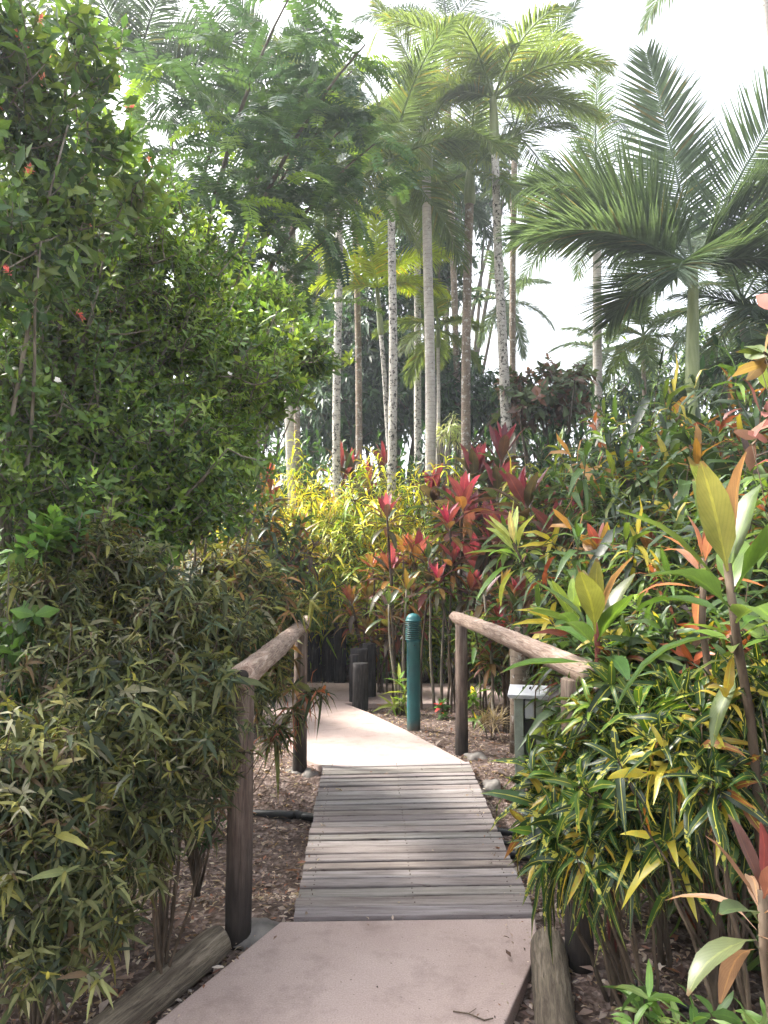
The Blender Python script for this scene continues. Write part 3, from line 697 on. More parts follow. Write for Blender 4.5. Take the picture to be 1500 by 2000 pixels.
palm('very tall palm whose frond tips hang into the top right corner', 1560, 800, 1478, -215, 12, 20, 16, 'b', 60, 'trunk', 11, 2.6, PALM, 24)
palm('very tall palm whose lowest frond tip hangs into the sky at the top', 1330, 760, 1345, -300, 14, 0.1, .1, 'b', 60, 'trunk', 9, 2.4, PALM, 25) if 0 else None

# ---------------------------------------------------------------- bushes
def pick(pal, n, r, spread=.2):
    c = np.array([p[0] for p in pal]); w_ = np.array([p[1] for p in pal], float); w_ /= w_.sum()
    return c[r.choice(len(c), n, p=w_)] * np.exp(r.normal(0, spread, (n, 1)))
def whorl(g, P, A, r, m=8, L=.08, Lj=.25, W=.4, spread=(.5, 1.4), bend=(0, .6), grav=.1, clen=.12, prof='ell', K=2, pal=None, coh=.7, flat=False, fold=.22, wave=0, inner=None, jit=.2, mid=None):
    n = len(P); A = unit(A); ref = np.where(np.abs(A[:, 2:3]) < .9, np.array([[0, 0, 1.]]), np.array([[1., 0, 0]]))
    X_ = unit(np.cross(A, ref)); Y_ = np.cross(A, X_)
    k = np.tile(np.arange(m), n); i = np.repeat(np.arange(n), m); u = (k + .5) / m        # u 0 = tip, 1 = lowest
    ph = k * 2.399 + np.repeat(r.uniform(0, 6.28, n), m) + r.normal(0, .25, n * m)
    rad = X_[i] * np.cos(ph)[:, None] + Y_[i] * np.sin(ph)[:, None]
    s = spread[0] + (spread[1] - spread[0]) * u + r.normal(0, .18, n * m)
    D = A[i] * np.cos(s)[:, None] + rad * np.sin(s)[:, None]; N = A[i] * np.sin(s)[:, None] - rad * np.cos(s)[:, None]
    LL = L * (1 - .25 * (1 - u)) * np.exp(r.normal(0, Lj * .6, n * m))
    cc = pick(pal, n, r, jit)[i]; ind = r.random(n * m) > coh; cc[ind] = pick(pal, ind.sum(), r, jit); cc = cc * np.exp(r.normal(0, .12, (n * m, 1)))
    if inner is not None:
        f = np.clip(1 - u * 2.2, 0, 1)[:, None] * inner[1]; cc = cc * (1 - f) + np.array(inner[0]) * f
    g.leaves(P[i] - A[i] * (clen * u)[:, None], D, N, LL, LL * W * r.uniform(.8, 1.2, n * m), r.uniform(bend[0], bend[1], n * m), cc, prof=prof, K=K, flat=flat, fold=fold, grav=grav * r.uniform(.5, 1.5, n * m), wave=wave, seed=int(r.integers(1e6)), mid=mid)
def bush(name, label, cat, base, blobs, nclus, wh, stem='stem', mat='leaf', group=None, seed=1, limbs=9, r0=.03, shell=.28, upb=.55, twig=.6, twr=.0028, flowers=None, parts=('stems', 'foliage'), lift=.35, minz=.03, jl=.15):
    r = np.random.default_rng(seed); base = Vector(base)
    root = empty(name, base, label, cat, group)
    wts = np.array([b[1][0] * b[1][1] * b[1][2] for b in blobs]) ** .8
    if len(blobs[0]) > 2: wts = wts * np.array([b[2] for b in blobs])
    wts = wts / wts.sum(); bi = r.choice(len(blobs), nclus, p=wts)
    cen = np.array([tuple(Vector(b[0]) - base) for b in blobs])[bi]; rad = np.array([b[1] for b in blobs])[bi]
    dirs = unit(r.normal(0, 1, (nclus, 3))); rr_ = r.random((nclus, 1)) ** shell
    # lumpy outline
    lump = 1 + .22 * np.sin(dirs[:, :1] * 5 + seed + bi[:, None]) * np.cos(dirs[:, 2:] * 4 + bi[:, None] * 2) + r.normal(0, jl, (nclus, 1))
    P = cen + dirs * rad * rr_ * lump
    P = P[P[:, 2] > minz]; 
    dirs = unit(P - np.array([0, 0, lift]) * 0 - cen[:len(P)] * 0) if 0 else dirs[:len(P)]
    A = unit(unit(P - P.mean(0)) * .5 + dirs * .35 + np.array([0, 0, upb]) + r.normal(0, .38, P.shape))
    g = Geo(); whorl(g, P, A, r, **wh)
    g.build(parts[1], M[mat], root)
    s = Geo()
    # limbs
    ends = [P[r.integers(len(P))]]
    for _ in range(limbs - 1):
        cand = P[r.integers(0, len(P), 40)]; dd = np.min(np.linalg.norm(cand[:, None] - np.array(ends)[None], axis=2), axis=1); ends.append(cand[dd.argmax()])
    nodes = []
    for e in ends:
        b0 = np.array([r.normal(0, r0 * 1.5), r.normal(0, r0 * 1.5), -.08]); midp = b0 + (e - b0) * np.array([.35, .35, .6]) + r.normal(0, .05, 3) * np.linalg.norm(e)
        u = np.linspace(0, 1, 12)[:, None]; c = (1 - u) ** 2 * b0 + 2 * u * (1 - u) * midp + u ** 2 * e; c[1:-1] += r.normal(0, .008, (10, 3))
        s.tube(c, np.linspace(r0, r0 * .18, 12), n=6, c=(.1, .1, .1)); nodes.append(c[3:])
    nodes = np.concatenate(nodes)
    sel = np.where(r.random(len(P)) < twig)[0]
    if len(sel):
        dist = np.linalg.norm(P[sel][:, None] - nodes[None], axis=2).min(1); od = sel[np.argsort(dist)]
        pool = np.concatenate([nodes, np.zeros((len(sel) * 2, 3))]); npool = len(nodes)
        for a in od:
            q = P[a] - A[a] * wh.get('clen', .1); p0 = pool[:npool][np.linalg.norm(pool[:npool] - q, axis=1).argmin()].copy()
            pool[npool] = q; pool[npool + 1] = (p0 + q) / 2; npool += 2; md = (p0 + q) / 2 + np.array([0, 0, -.05]) * np.linalg.norm(q - p0)
            s.tube([p0, md, q, P[a]], [twr * 1.7, twr * 1.3, twr, twr * .6], n=3, cap=False, c=(.1, .1, .1))
    s.build(parts[0], M[stem], root)
    if flowers:
        npick, fw = flowers; idx = r.choice(len(P), npick, replace=False)
        for q_ in idx:
            g = Geo(); whorl(g, P[q_:q_ + 1] + A[q_:q_ + 1] * .04, A[q_:q_ + 1], r, **fw); g.build('flower', M['petal'], root)
    return root
def pb_(px, py, Y, *rr): return (tuple(at(px, py, Y)), rr if len(rr) == 3 else (rr[0],) * 3)
GREEN = [((.10, .175, .035), 4), ((.15, .225, .045), 3), ((.05, .10, .028), 3), ((.22, .30, .06), 1.2)]
DGREEN = [((.02, .06, .018), 4), ((.03, .085, .025), 3), ((.015, .045, .015), 3)]
OLIVE = [((.09, .105, .04), 4), ((.14, .15, .065), 2.6), ((.19, .185, .05), 1.2), ((.034, .05, .024), 3.4), ((.24, .23, .16), .9), ((.12, .08, .045), .6)]
GOLD = [((.46, .40, .03), 4), ((.34, .37, .035), 3), ((.16, .25, .03), 2.4), ((.55, .33, .03), .6)]
CROT = [((.045, .085, .02), 4), ((.10, .155, .03), 2.2), ((.30, .25, .03), .9), ((.16, .05, .025), .5), ((.022, .04, .016), 5), ((.26, .13, .03), .3), ((.05, .03, .025), 1.2)]
DROT = [((.035, .07, .02), 4), ((.07, .12, .022), 3), ((.16, .2, .03), 1), ((.2, .05, .03), 1)]
# left shrubs ----------------------------------------------------------
LS = 'green shrubs massed along the left side'
wl = dict(m=10, L=.060, W=.40, jit=.28, spread=(.45, 1.5), bend=(-.1, .7), grav=.08, clen=.13, prof='ell', K=2, pal=GREEN, coh=.75)
bush('shrub', 'large glossy green shrub with a white blossom and arching grey branches filling the left side', 'shrub', (-1.95, 4.1, -.05),
     [pb_(110, 560, 3.9, .62, .5, .55), pb_(330, 520, 4.3, .5, .5, .42), pb_(330, 700, 4.2, .68, .5, .42), pb_(110, 800, 3.6, .6, .45, .45), pb_(330, 880, 3.9, .52, .5, .33),
      pb_(500, 700, 4.5, .36, .35, .2), pb_(150, 980, 3.4, .42, .35, .22), pb_(60, 640, 3.5, .4, .4, .5), pb_(20, 760, 3.1, .22, .25, .3), pb_(0, 930, 3.0, .22, .25, .2), pb_(200, 400, 4.2, .5, .4, .28), pb_(430, 850, 4.2, .3, .3, .22),
      pb_(330, 1010, 3.9, .42, .35, .2), pb_(200, 1100, 3.5, .4, .3, .16), pb_(420, 960, 4.3, .3, .3, .18), pb_(60, 1130, 3.2, .26, .3, .14)],
     4900, wl, 'stemg', 'leaf', LS, 5, 36, .02, .32, twr=.0036, flowers=(10, dict(m=5, L=.022, W=.8, spread=(1.1, 1.2), bend=(-.5, 0), grav=0, clen=.002, prof='ell', K=2, pal=[((.8, .78, .74), 2), ((.6, .25, .15), 2)], coh=1)), parts=('branches', 'foliage'))
bush('shrub', 'long leafy shrub branches reaching right over the yellow crotons toward the pale palm trunks', 'shrub', (-1.35, 5.3, -.05),
     [pb_(560, 660, 5.0, .34, .4, .16), pb_(470, 760, 5.0, .5, .4, .26), pb_(610, 700, 5.2, .26, .3, .12), pb_(400, 900, 5.0, .38, .4, .24), pb_(420, 620, 5.2, .4, .4, .28), pb_(520, 580, 5.4, .3, .3, .18)],
     1050, dict(wl, L=.078), 'stemg', 'leaf', LS, 6, 10, .016, .35, parts=('branches', 'foliage'))
FLW = dict(m=12, L=.026, W=.55, spread=(.2, 1.6), bend=(-.3, .5), grav=.1, clen=.03, prof='ell', K=2, pal=[((.75, .20, .16), 3), ((.8, .35, .22), 2)], coh=.5)
bush('shrub', 'tall broad leaved shrub with salmon pink flower heads in the top left corner', 'shrub', (-1.9, 3.5, -.05),
     [pb_(170, 90, 3.2, .17, .25, .2), pb_(60, 230, 3.0, .26, .3, .28), pb_(200, 250, 3.4, .2, .25, .14), pb_(20, 90, 2.9, .2, .25, .3), pb_(110, 400, 3.2, .34, .3, .26), pb_(20, 480, 2.9, .25, .3, .35), pb_(270, 370, 3.6, .2, .25, .14)],
     560, dict(wl, L=.086, W=.42, m=8, clen=.16, pal=[((.075, .135, .03), 4), ((.11, .17, .04), 3), ((.04, .085, .027), 3), ((.16, .22, .05), .8)]), 'stemg', 'leaf', LS, 8, 9, .02, .38, flowers=(26, FLW), parts=('branches', 'foliage'))
bush('shrub', 'bright pale green leafy sprig at the left edge above the olive shrubs', 'shrub', (-1.55, 2.9, -.05),
     [pb_(35, 1225, 2.6, .12, .12, .08), pb_(20, 1060, 2.6, .10, .12, .06), pb_(120, 1020, 2.8, .11, .12, .06)], 24, dict(wl, L=.075, W=.5, pal=[((.09, .18, .04), 2), ((.16, .27, .06), 1), ((.05, .11, .03), 2)]), 'stemg', 'leaf', LS, 9, 4, .012, .5)
bush('shrub', 'dark green shrub mass low behind the left shrub at the picture edge', 'shrub', (-2.9, 5.5, -.05),
     [pb_(-80, 950, 5.2, .8, .5, .9), pb_(100, 1150, 5.4, .7, .4, .5), pb_(330, 1130, 5.8, .6, .4, .35)], 1300, dict(wl, pal=DGREEN + [((.05, .11, .025), 4)], L=.09), 'stemg', 'leaf', LS, 10, 12, .02)
# olive hedge in the near left -------------------------------------------
OS = 'olive drooping leaved shrubs at the near left'
wo_ = dict(m=11, L=.060, Lj=.5, W=.21, spread=(.6, 2.0), bend=(.1, .9), grav=.35, clen=.06, prof='lance', K=3, pal=OLIVE, coh=.6, wave=.012, jit=.28)
for k, (lb, b, bl_, n) in enumerate((
    ('olive shrub with long drooping leaves crowding against the near left post', (-.82, 2.85, -.05), [pb_(370, 1420, 2.75, .2, .22, .2), pb_(310, 1320, 2.9, .24, .22, .15), pb_(400, 1300, 3.0, .16, .2, .1), pb_(340, 1560, 2.7, .17, .2, .14), pb_(440, 1470, 2.8, .06, .1, .2), pb_(330, 1180, 3.0, .22, .25, .13), pb_(230, 1090, 3.1, .2, .25, .12), pb_(445, 1330, 2.72, .045, .08, .05)], 1000),
    ('olive shrub with pale edged leaves, left of the one crowding the near post', (-1.15, 2.55, -.05), [pb_(180, 1430, 2.5, .24, .22, .18), pb_(130, 1560, 2.4, .2, .2, .15), pb_(230, 1600, 2.5, .17, .2, .14), pb_(200, 1300, 2.7, .26, .22, .13), pb_(150, 1210, 2.8, .16, .2, .10), pb_(270, 1160, 3.1, .2, .2, .1), pb_(100, 1140, 2.8, .2, .2, .13), pb_(180, 1050, 3.0, .16, .2, .1)], 1150),
    ('sparse olive shrub with bare dark stems in the bottom left corner', (-1.15, 2.15, -.05), [pb_(60, 1650, 2.15, .17, .16, .16), pb_(180, 1720, 2.2, .13, .14, .09), pb_(40, 1480, 2.2, .17, .2, .15), pb_(80, 1880, 2.05, .13, .12, .06), pb_(210, 1800, 2.3, .1, .12, .07), pb_(290, 1680, 2.6, .1, .1, .09), pb_(50, 1780, 2.1, .14, .12, .1)], 480),
    ('olive shrub spilling over the middle of the left log rail', (-.95, 3.9, -.05), [pb_(420, 1230, 3.8, .28, .25, .16), pb_(330, 1200, 4.0, .35, .3, .13), pb_(440, 1330, 3.7, .16, .2, .2), pb_(500, 1330, 4.0, .10, .15, .14)], 650),
    ('olive brown feathery shrub at the far end of the left handrail', (-1.25, 5.2, -.05), [pb_(490, 1190, 5.0, .3, .25, .15), pb_(540, 1180, 5.2, .2, .25, .13), pb_(420, 1120, 5.2, .45, .3, .24), pb_(530, 1300, 5.4, .16, .2, .2)], 560),
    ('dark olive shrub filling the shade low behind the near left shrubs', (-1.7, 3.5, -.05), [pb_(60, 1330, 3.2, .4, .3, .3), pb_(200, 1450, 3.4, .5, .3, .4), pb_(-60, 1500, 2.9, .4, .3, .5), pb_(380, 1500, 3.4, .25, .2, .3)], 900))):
    ww = dict(wo_)
    if k == 4: ww = dict(wo_, L=.12, W=.15, pal=OLIVE + [((.22, .13, .07), 4), ((.2, .2, .06), 2)])
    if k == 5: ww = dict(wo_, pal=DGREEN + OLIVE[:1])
    bush('shrub', lb, 'shrub', b, bl_, n, ww, 'stem', 'leafm', OS, 20 + k, 14, .007, .35, upb=.3, twig=.8, twr=.002, jl=.3)
# a spray that hangs over the rail to the pale path
bush('shrub', 'thin spray of narrow drooping reddish leaves hanging in front of the far left post', 'shrub', (-.98, 5.2, -.05), [pb_(620, 1345, 5.3, .10, .08, .05), pb_(575, 1390, 5.3, .08, .08, .08), pb_(540, 1430, 5.2, .1, .08, .1)], 42, dict(wo_, L=.14, W=.15, m=6, pal=OLIVE + [((.3, .1, .06), 2)], grav=.6), 'stem', 'leafm', OS, 31, 5, .004, .6, upb=.2, twig=1, twr=.002)

# protos of crotons and cordylines ----------------------------------------
def proto_bush(name, h, wdt, ncl, wh, stem, mat, seed, limbs=12, minr=.35):
    bl_ = [((0, 0, h * .62), (wdt, wdt, h * .38)), ((wdt * .3, -wdt * .2, h * .35), (wdt * .8, wdt * .8, h * .25))]
    o = bush(name, 'x', 'x', (0, 0, 0), bl_, ncl, wh, stem, mat, None, seed, limbs, .012, .33, upb=.75, twig=.7, twr=.004)
    o['h'] = h * 1.02; return o
def cordy_geo(g, tip, axis, r, L, m, outer, inner, W=.24, down=1.75, up=.12, grav=.25, innerf=.4):
    P = np.array([tip]); A = np.array([axis], float)
    k = np.arange(m); u = (k + .5) / m
    A0_ = unit(A)[0]; ref = np.array([0, 0, 1.]) if abs(A0_[2]) < .9 else np.array([1., 0, 0]); X_ = unit(np.cross(A0_, ref)); Y_ = np.cross(A0_, X_)
    ph = k * 2.399 + r.uniform(0, 6) + r.normal(0, .15, m); rad = X_ * np.cos(ph)[:, None] + Y_ * np.sin(ph)[:, None]
    s = up + (down - up) * u ** 1.1 + r.normal(0, .1, m)
    D = A0_ * np.cos(s)[:, None] + rad * np.sin(s)[:, None]; N = A0_ * np.sin(s)[:, None] - rad * np.cos(s)[:, None]
    LL = L * np.interp(u, [0, .3, .8, 1], [.7, 1, 1, .8]) * r.uniform(.85, 1.12, m)
    f = np.clip((innerf - u) / .25, 0, 1)[:, None]
    oc = np.array(outer)[r.integers(0, len(outer), m)]; ic = np.array(inner)[r.integers(0, len(inner), m)]
    cc = (oc * (1 - f) + ic * f) * np.exp(r.normal(0, .14, (m, 1)))
    g.leaves(np.array(tip) - A0_ * (u * L * .55)[:, None], D, N, LL, LL * W * r.uniform(.85, 1.15, m), r.uniform(.2, .9, m) * (.4 + u), cc, prof='paddle', K=6, fold=.3, grav=grav * u * r.uniform(.4, 1.5, m), wave=.012, seed=int(r.integers(1e6)))
def cordy(name, label, base, stems, L, m, outer, inner, seed, W=.24, stem='stem', group=None, h=None, mat='cord', **k):
    root = empty(name, base, label, 'cordyline', group); r = np.random.default_rng(seed); g = Geo(); s = Geo()
    for (x, y, z) in stems:
        b0 = np.array([r.normal(0, .04), r.normal(0, .04), -.08]); e = np.array([x, y, z]); u = np.linspace(0, 1, 9)[:, None]
        c = b0 + (e - b0) * u + np.array([x, y, 0]) * (-.35) * np.sin(np.pi * u); c[1:-1] += r.normal(0, .008, (7, 3))
        s.tube(c, np.linspace(.017, .011, 9), n=7); ax = unit((c[-1] - c[-2]) + r.normal(0, .02, 3)) ; ax = unit(ax + np.array([0, 0, .5]))
        cordy_geo(g, e, ax, r, L * r.uniform(.85, 1.15), m, outer, inner, W, **k)
    g.build('foliage', M[mat], root); s.build('stem', M[stem], root)
    root['h'] = h or max(z for _, _, z in stems) + L * .7
    return root
MAR = [(.075, .028, .028), (.09, .05, .03), (.055, .05, .03), (.08, .075, .03), (.12, .035, .035), (.05, .085, .03), (.06, .10, .03)]
PINK = [(.36, .045, .10), (.28, .05, .07), (.42, .10, .14)]
ORG = [(.15, .09, .025), (.21, .11, .03), (.11, .12, .025), (.15, .05, .03), (.07, .05, .03)]
ORI = [(.30, .13, .05), (.25, .18, .04), (.32, .08, .06)]
GRE = [(.045, .10, .022), (.07, .14, .028), (.09, .15, .03), (.055, .095, .04)]
DMAR = [(.05, .03, .025), (.07, .05, .025), (.045, .07, .025), (.075, .03, .03), (.05, .09, .03)]
P_ = {}
def reg(k, o):
    P_.setdefault(k, []).append(o); o.location = (0, -60, -30)
wc = dict(m=10, L=.24, Lj=.4, W=.155, spread=(.2, 1.8), bend=(.1, 1.4), grav=.3, clen=.16, prof='strap', K=3, pal=CROT, coh=.8, wave=.02, jit=.3)
for sd_ in (1, 2, 3):
    reg('gold', proto_bush('croton_bush', 2.2, .55, 210, dict(wc, L=.17, W=.12, pal=GOLD), 'stem', 'leaf', 40 + sd_))
    reg('crot', proto_bush('croton_bush', 2.0, .5, 170, wc, 'stem', 'leaf', 50 + sd_))
for sd_ in (1, 2):
    reg('drot', proto_bush('croton_bush', 2.0, .55, 190, dict(wc, pal=DROT, W=.15), 'stem', 'leaf', 60 + sd_))
    reg('strap', proto_bush('dracaena_bush', 1.9, .45, 150, dict(wc, L=.27, W=.09, m=14, spread=(.3, 1.7), bend=(.5, 1.4), grav=.35, pal=[((.08, .16, .025), 3), ((.18, .27, .03), 2), ((.33, .36, .035), 1.6)]), 'stem', 'leaf', 70 + sd_))
    rs = np.random.default_rng(80 + sd_)
    st = lambda n, a, b, w: [(w * math.cos(i * 2.4 + sd_) * (i + 1) / n, w * math.sin(i * 2.4 + sd_) * (i + 1) / n, float(rs.uniform(a, b))) for i in range(n)]
    reg('red', cordy('cordyline', 'x', (0, 0, 0), st(2, 1.3, 1.9, .3), .33, 24, MAR, PINK, 90 + sd_, innerf=.25))
    reg('pink', cordy('cordyline', 'x', (0, 0, 0), st(3, 1.2, 1.9, .25), .32, 24, MAR + ORG[:2], PINK, 95 + sd_, innerf=.42))
    reg('org', cordy('cordyline', 'x', (0, 0, 0), st(4, .6, 1.8, .35), .30, 24, ORG, ORI, 100 + sd_))
    reg('dmar', cordy('cordyline', 'x', (0, 0, 0), st(5, 1.0, 1.9, .5), .45, 22, DMAR, [(.16, .03, .05)], 110 + sd_, W=.3))
    reg('ti', cordy('cordyline', 'x', (0, 0, 0), st(3, 1.0, 1.8, .3), .40, 20, GRE, [(.18, .26, .05)], 115 + sd_))
    reg('fern', proto_bush('leafy_shrub', 1.6, .6, 260, dict(wl, L=.12, W=.45, m=7, pal=DGREEN + [((.05, .11, .03), 3)]), 'stem', 'leaf', 120 + sd_))
cnt = {}
for k in P_: cnt[k] = 0
rp = random.Random(5)
def plant(k, px, pt, Y, label, group, rot=None, sx=1.0):
    pr = P_[k][cnt[k] % len(P_[k])]; cnt[k] += 1
    x = at(px, 1120, Y).x; z = float(gh(x, Y)) if abs(x) < 14 and Y < 22 else -.06
    ztop = at(px, pt, Y).z - z; s = ztop / pr['h']
    o = copy_tree(pr); o.location = (x, Y, z - .02); o.rotation_euler.z = rp.uniform(0, 6.28) if rot is None else rot
    ws = max(s, .75) if s < .75 else min(s, 1.35)
    o.scale = (ws * sx, ws * sx, s)
    tag(o, label, None, group); o['category'] = {'gold': 'croton', 'crot': 'croton', 'drot': 'croton', 'strap': 'dracaena', 'fern': 'shrub'}.get(k, 'cordyline')
    del o['h']; return o
# ---------------------------------------------------------------- planting, back to front
GG = 'yellow leaved crotons beyond the crossing path'
for a in (
 ('gold', 470, 950, 10.9, 'yellow croton at the left end of the sunlit yellow bank'),
 ('gold', 520, 915, 11.9, 'yellow croton under the long green branches, at the back of the bank'),
 ('gold', 575, 868, 12.3, 'yellow croton topping the bank left of the first pale palm trunk'),
 ('gold', 625, 900, 11.5, 'yellow green croton touching the left side of the first pale palm trunk'),
 ('gold', 690, 885, 11.6, 'bright yellow croton just right of the first pale palm trunk'),
 ('gold', 735, 900, 11.3, 'bright yellow croton in front of the black blotched palm trunk'),
 ('gold', 800, 880, 11.8, 'yellow croton between the blotched and the smooth palm trunks'),
 ('gold', 860, 895, 11.2, 'yellow croton below the smooth pale palm trunk'),
 ('gold', 925, 905, 11.8, 'yellow croton behind the tall pink cordyline'),
 ('gold', 560, 970, 11.3, 'brightest lemon yellow croton in the sun gap left of centre'),
 ('gold', 500, 1020, 11.3, 'yellow croton low in the sun gap above the left handrail'),
 ('gold', 700, 985, 11.2, 'low yellow croton right of the dark strap leaved bush'),
 ('gold', 790, 985, 11.2, 'low yellow croton behind the smaller pink cordyline'),
 ('gold', 410, 960, 10.2, 'yellow croton glimpsed through the left shrub branches'),
 ('gold', 985, 900, 11.3, 'yellow green croton at the foot of the tallest palm')):
    plant(*a, GG)
SG = 'strap leaved green bushes beyond the crossing path'
for a in (
 ('strap', 640, 975, 11.4, 'dark green strap leaved bush over the black stump row'),
 ('strap', 600, 1040, 11.5, 'green strap leaved bush above the end of the left handrail'),
 ('strap', 690, 1050, 11.2, 'green strap leaved bush between the stump groups'),
 ('strap', 550, 1075, 11.3, 'green strap leaved bush at the left end of the stump row'),
 ('strap', 760, 1100, 10.6, 'green strap leaved bush in shade behind the orange cordylines'),
 ('strap', 850, 1050, 10.7, 'green strap leaved bush in shade behind the teal bollard'),
 ('strap', 930, 1070, 10.7, 'green strap leaved bush behind the far right handrail post')):
    plant(*a, SG)
CG = 'mixed crotons of the right hand bed'
for a in (
 ('crot', 520, 950, 9.6, 'green and orange croton at the back of the bed left of the yellow bank'),
 ('crot', 450, 1040, 9.0, 'green and yellow croton behind the feathery olive brown shrub'),
 ('crot', 380, 1030, 8.0, 'green and yellow croton seen under the left shrub branches'),
 ('gold', 330, 1070, 7.6, 'yellow croton low behind the near left shrubs'),
 ('crot', 480, 1120, 7.6, 'mixed croton behind the middle of the left log rail'),
 ('crot', 1090, 870, 8.8, 'green croton below the dark copper leaved tree'),
 ('crot', 1180, 830, 8.2, 'green croton with long leaves under the lone grey palm trunk'),
 ('crot', 1280, 760, 8.0, 'tall green croton left of the smooth green palm stem'),
 ('crot', 1385, 700, 7.0, 'tall croton with a yellow tip just right of the green palm stem'),
 ('crot', 1470, 740, 6.5, 'tall croton reaching up at the far right edge'),
 ('drot', 1130, 850, 7.6, 'dark green croton left of the upright lime leaves'),
 ('crot', 1240, 810, 6.2, 'croton with upright lime leaves in the right bed'),
 ('drot', 1330, 820, 5.8, 'dark croton with scattered red leaves high on the right'),
 ('crot', 1420, 800, 5.2, 'croton with yellow and red leaves behind the pink leaved plant'),
 ('crot', 1150, 980, 5.8, 'green croton above the middle of the right log rail'),
 ('crot', 1250, 950, 5.0, 'croton with orange leaves in the middle of the right bed'),
 ('drot', 1200, 1060, 5.2, 'dark croton in shade behind the broad leaved green cordyline'),
 ('crot', 1340, 960, 4.4, 'croton with yellow and orange leaves behind the near right cordyline'),
 ('crot', 1420, 1000, 4.2, 'green and gold croton behind the stem of the near right cordyline'),
 ('drot', 1500, 900, 4.4, 'dark croton cut by the right edge of the picture'),
 ('crot', 1190, 1120, 5.4, 'lime and yellow croton just above the right log rail'),
 ('crot', 1200, 1180, 4.4, 'lime and yellow croton hanging over the near half of the right rail'),
 ('crot', 1270, 1130, 3.9, 'croton with red and lime leaves behind the right rail'),
 ('drot', 1390, 1150, 3.7, 'dark croton with red streaked leaves below the near right cordyline'),
 ('crot', 1480, 1180, 3.4, 'yellow splashed croton low at the right edge'),
 ('drot', 1330, 1300, 3.5, 'dark shaded croton low in the right bed'),
 ('drot', 1460, 1380, 3.1, 'dark shaded croton lowest at the right edge'),
 ('drot', 1010, 1150, 8.8, 'dark croton in shade behind the right far post'),
 ('drot', 1080, 1010, 8.6, 'dark croton in shade under the maroon cordylines')):
    plant(*a, CG)
KG = 'cordylines of the garden beds'
for a in (
 ('red', 690, 862, 12.6, 'maroon cordyline poking above the yellow bank beside the first pale trunk'),
 ('red', 735, 860, 12.8, 'maroon cordyline poking above the yellow bank beside the blotched trunk'),
 ('dmar', 895, 845, 11.0, 'olive brown broad leaved cordyline between the smooth and the brown palm trunks'),
 ('dmar', 960, 830, 11.6, 'dark bronze cordyline left of the tallest palm trunk'),
 ('dmar', 940, 880, 10.6, 'bronze green cordyline in front of the tallest palm trunk'),
 ('org', 515, 905, 10.4, 'orange red cordyline among the yellow crotons on the left'),
 ('pink', 905, 925, 8.7, 'tallest cordyline with bright pink centre leaves above the right far post'),
 ('pink', 770, 962, 9.2, 'pink hearted cordyline above the orange cordylines'),
 ('pink', 880, 1055, 8.4, 'pink and maroon cordyline below the tallest pink one'),
 ('red', 818, 1095, 8.7, 'small red cordyline directly above the teal bollard'),
 ('org', 745, 1070, 9.5, 'orange and olive cordyline clump behind the black stumps'),
 ('org', 712, 1130, 9.7, 'orange brown cordyline clump leaning over the black stumps'),
 ('org', 790, 1030, 9.4, 'orange tipped cordyline left of the tallest pink one'),
 ('dmar', 990, 960, 9.2, 'dark maroon cordyline in front of the foot of the tallest palm'),
 ('dmar', 1060, 925, 8.2, 'dark maroon cordyline right of the foot of the tallest palm'),
 ('dmar', 1130, 900, 7.4, 'dark maroon cordyline among green leaves in the middle of the right bed'),
 ('dmar', 1110, 990, 6.8, 'dusky green and maroon cordyline beside the lime cordyline'),
 ('pink', 985, 1120, 7.4, 'pink streaked cordyline behind the right log rail'),
 ('red', 1095, 1060, 6.6, 'cordyline with a small pink shoot above the right log rail'),
 ('org', 1010, 1195, 7.4, 'low orange cordyline under the right log rail'),
 ('ti', 940, 1190, 7.6, 'green cordyline with a yellowing leaf beside the right far post'),
 ('dmar', 1190, 960, 6.0, 'dark cordyline in shade right of the lime cordyline'),
 ('org', 1290, 1000, 4.8, 'cordyline with orange splashed leaves in the right bed'),
 ('ti', 1215, 1120, 4.2, 'green cordyline in shade below the rail in the right bed')):
    plant(*a, KG)
FG = 'leafy green shrubs filling the back of the garden'
for a in (
 ('fern', 560, 850, 14.0, 'green shrub under the pair of pale trunks'),
 ('fern', 430, 880, 13.0, 'green shrub behind the branches of the large left shrub'),
 ('fern', 300, 850, 12.0, 'dark shrub far behind the large left shrub'),
 ('fern', 1040, 800, 13.0, 'green shrub behind the tallest palm'),
 ('fern', 1120, 790, 12.0, 'green shrub at the foot of the lone grey palm'),
 ('fern', 1220, 760, 12.5, 'green shrub left of the green stemmed palm'),
 ('fern', 1330, 720, 11.5, 'green shrub around the base of the green stemmed palm'),
 ('fern', 1450, 700, 10.5, 'green shrub at the far right behind the crotons'),
 ('fern', 1560, 640, 9.0, 'green shrub just beyond the right edge'),
 ('fern', 980, 870, 13.2, 'green shrub left of the foot of the tallest palm'),
 ('fern', 640, 850, 15.0, 'dark shrub behind the foot of the first pale palm trunk'),
 ('fern', 560, 880, 14.6, 'dark shrub low behind the sunlit end of the yellow bank'),
 ('fern', 710, 855, 15.5, 'dark shrub low behind the maroon cordylines of the yellow bank'),
 ('fern', 800, 850, 15.0, 'dark shrub low behind the smooth pale palm trunk'),
 ('fern', 900, 850, 15.4, 'dark shrub low behind the brown ringed palm'),
 ('fern', 490, 870, 15.2, 'dark shrub low behind the pair of pale trunks'),
 ('fern', 200, 800, 11.0, 'dark shrub farthest left behind everything')):
    plant(*a, FG)
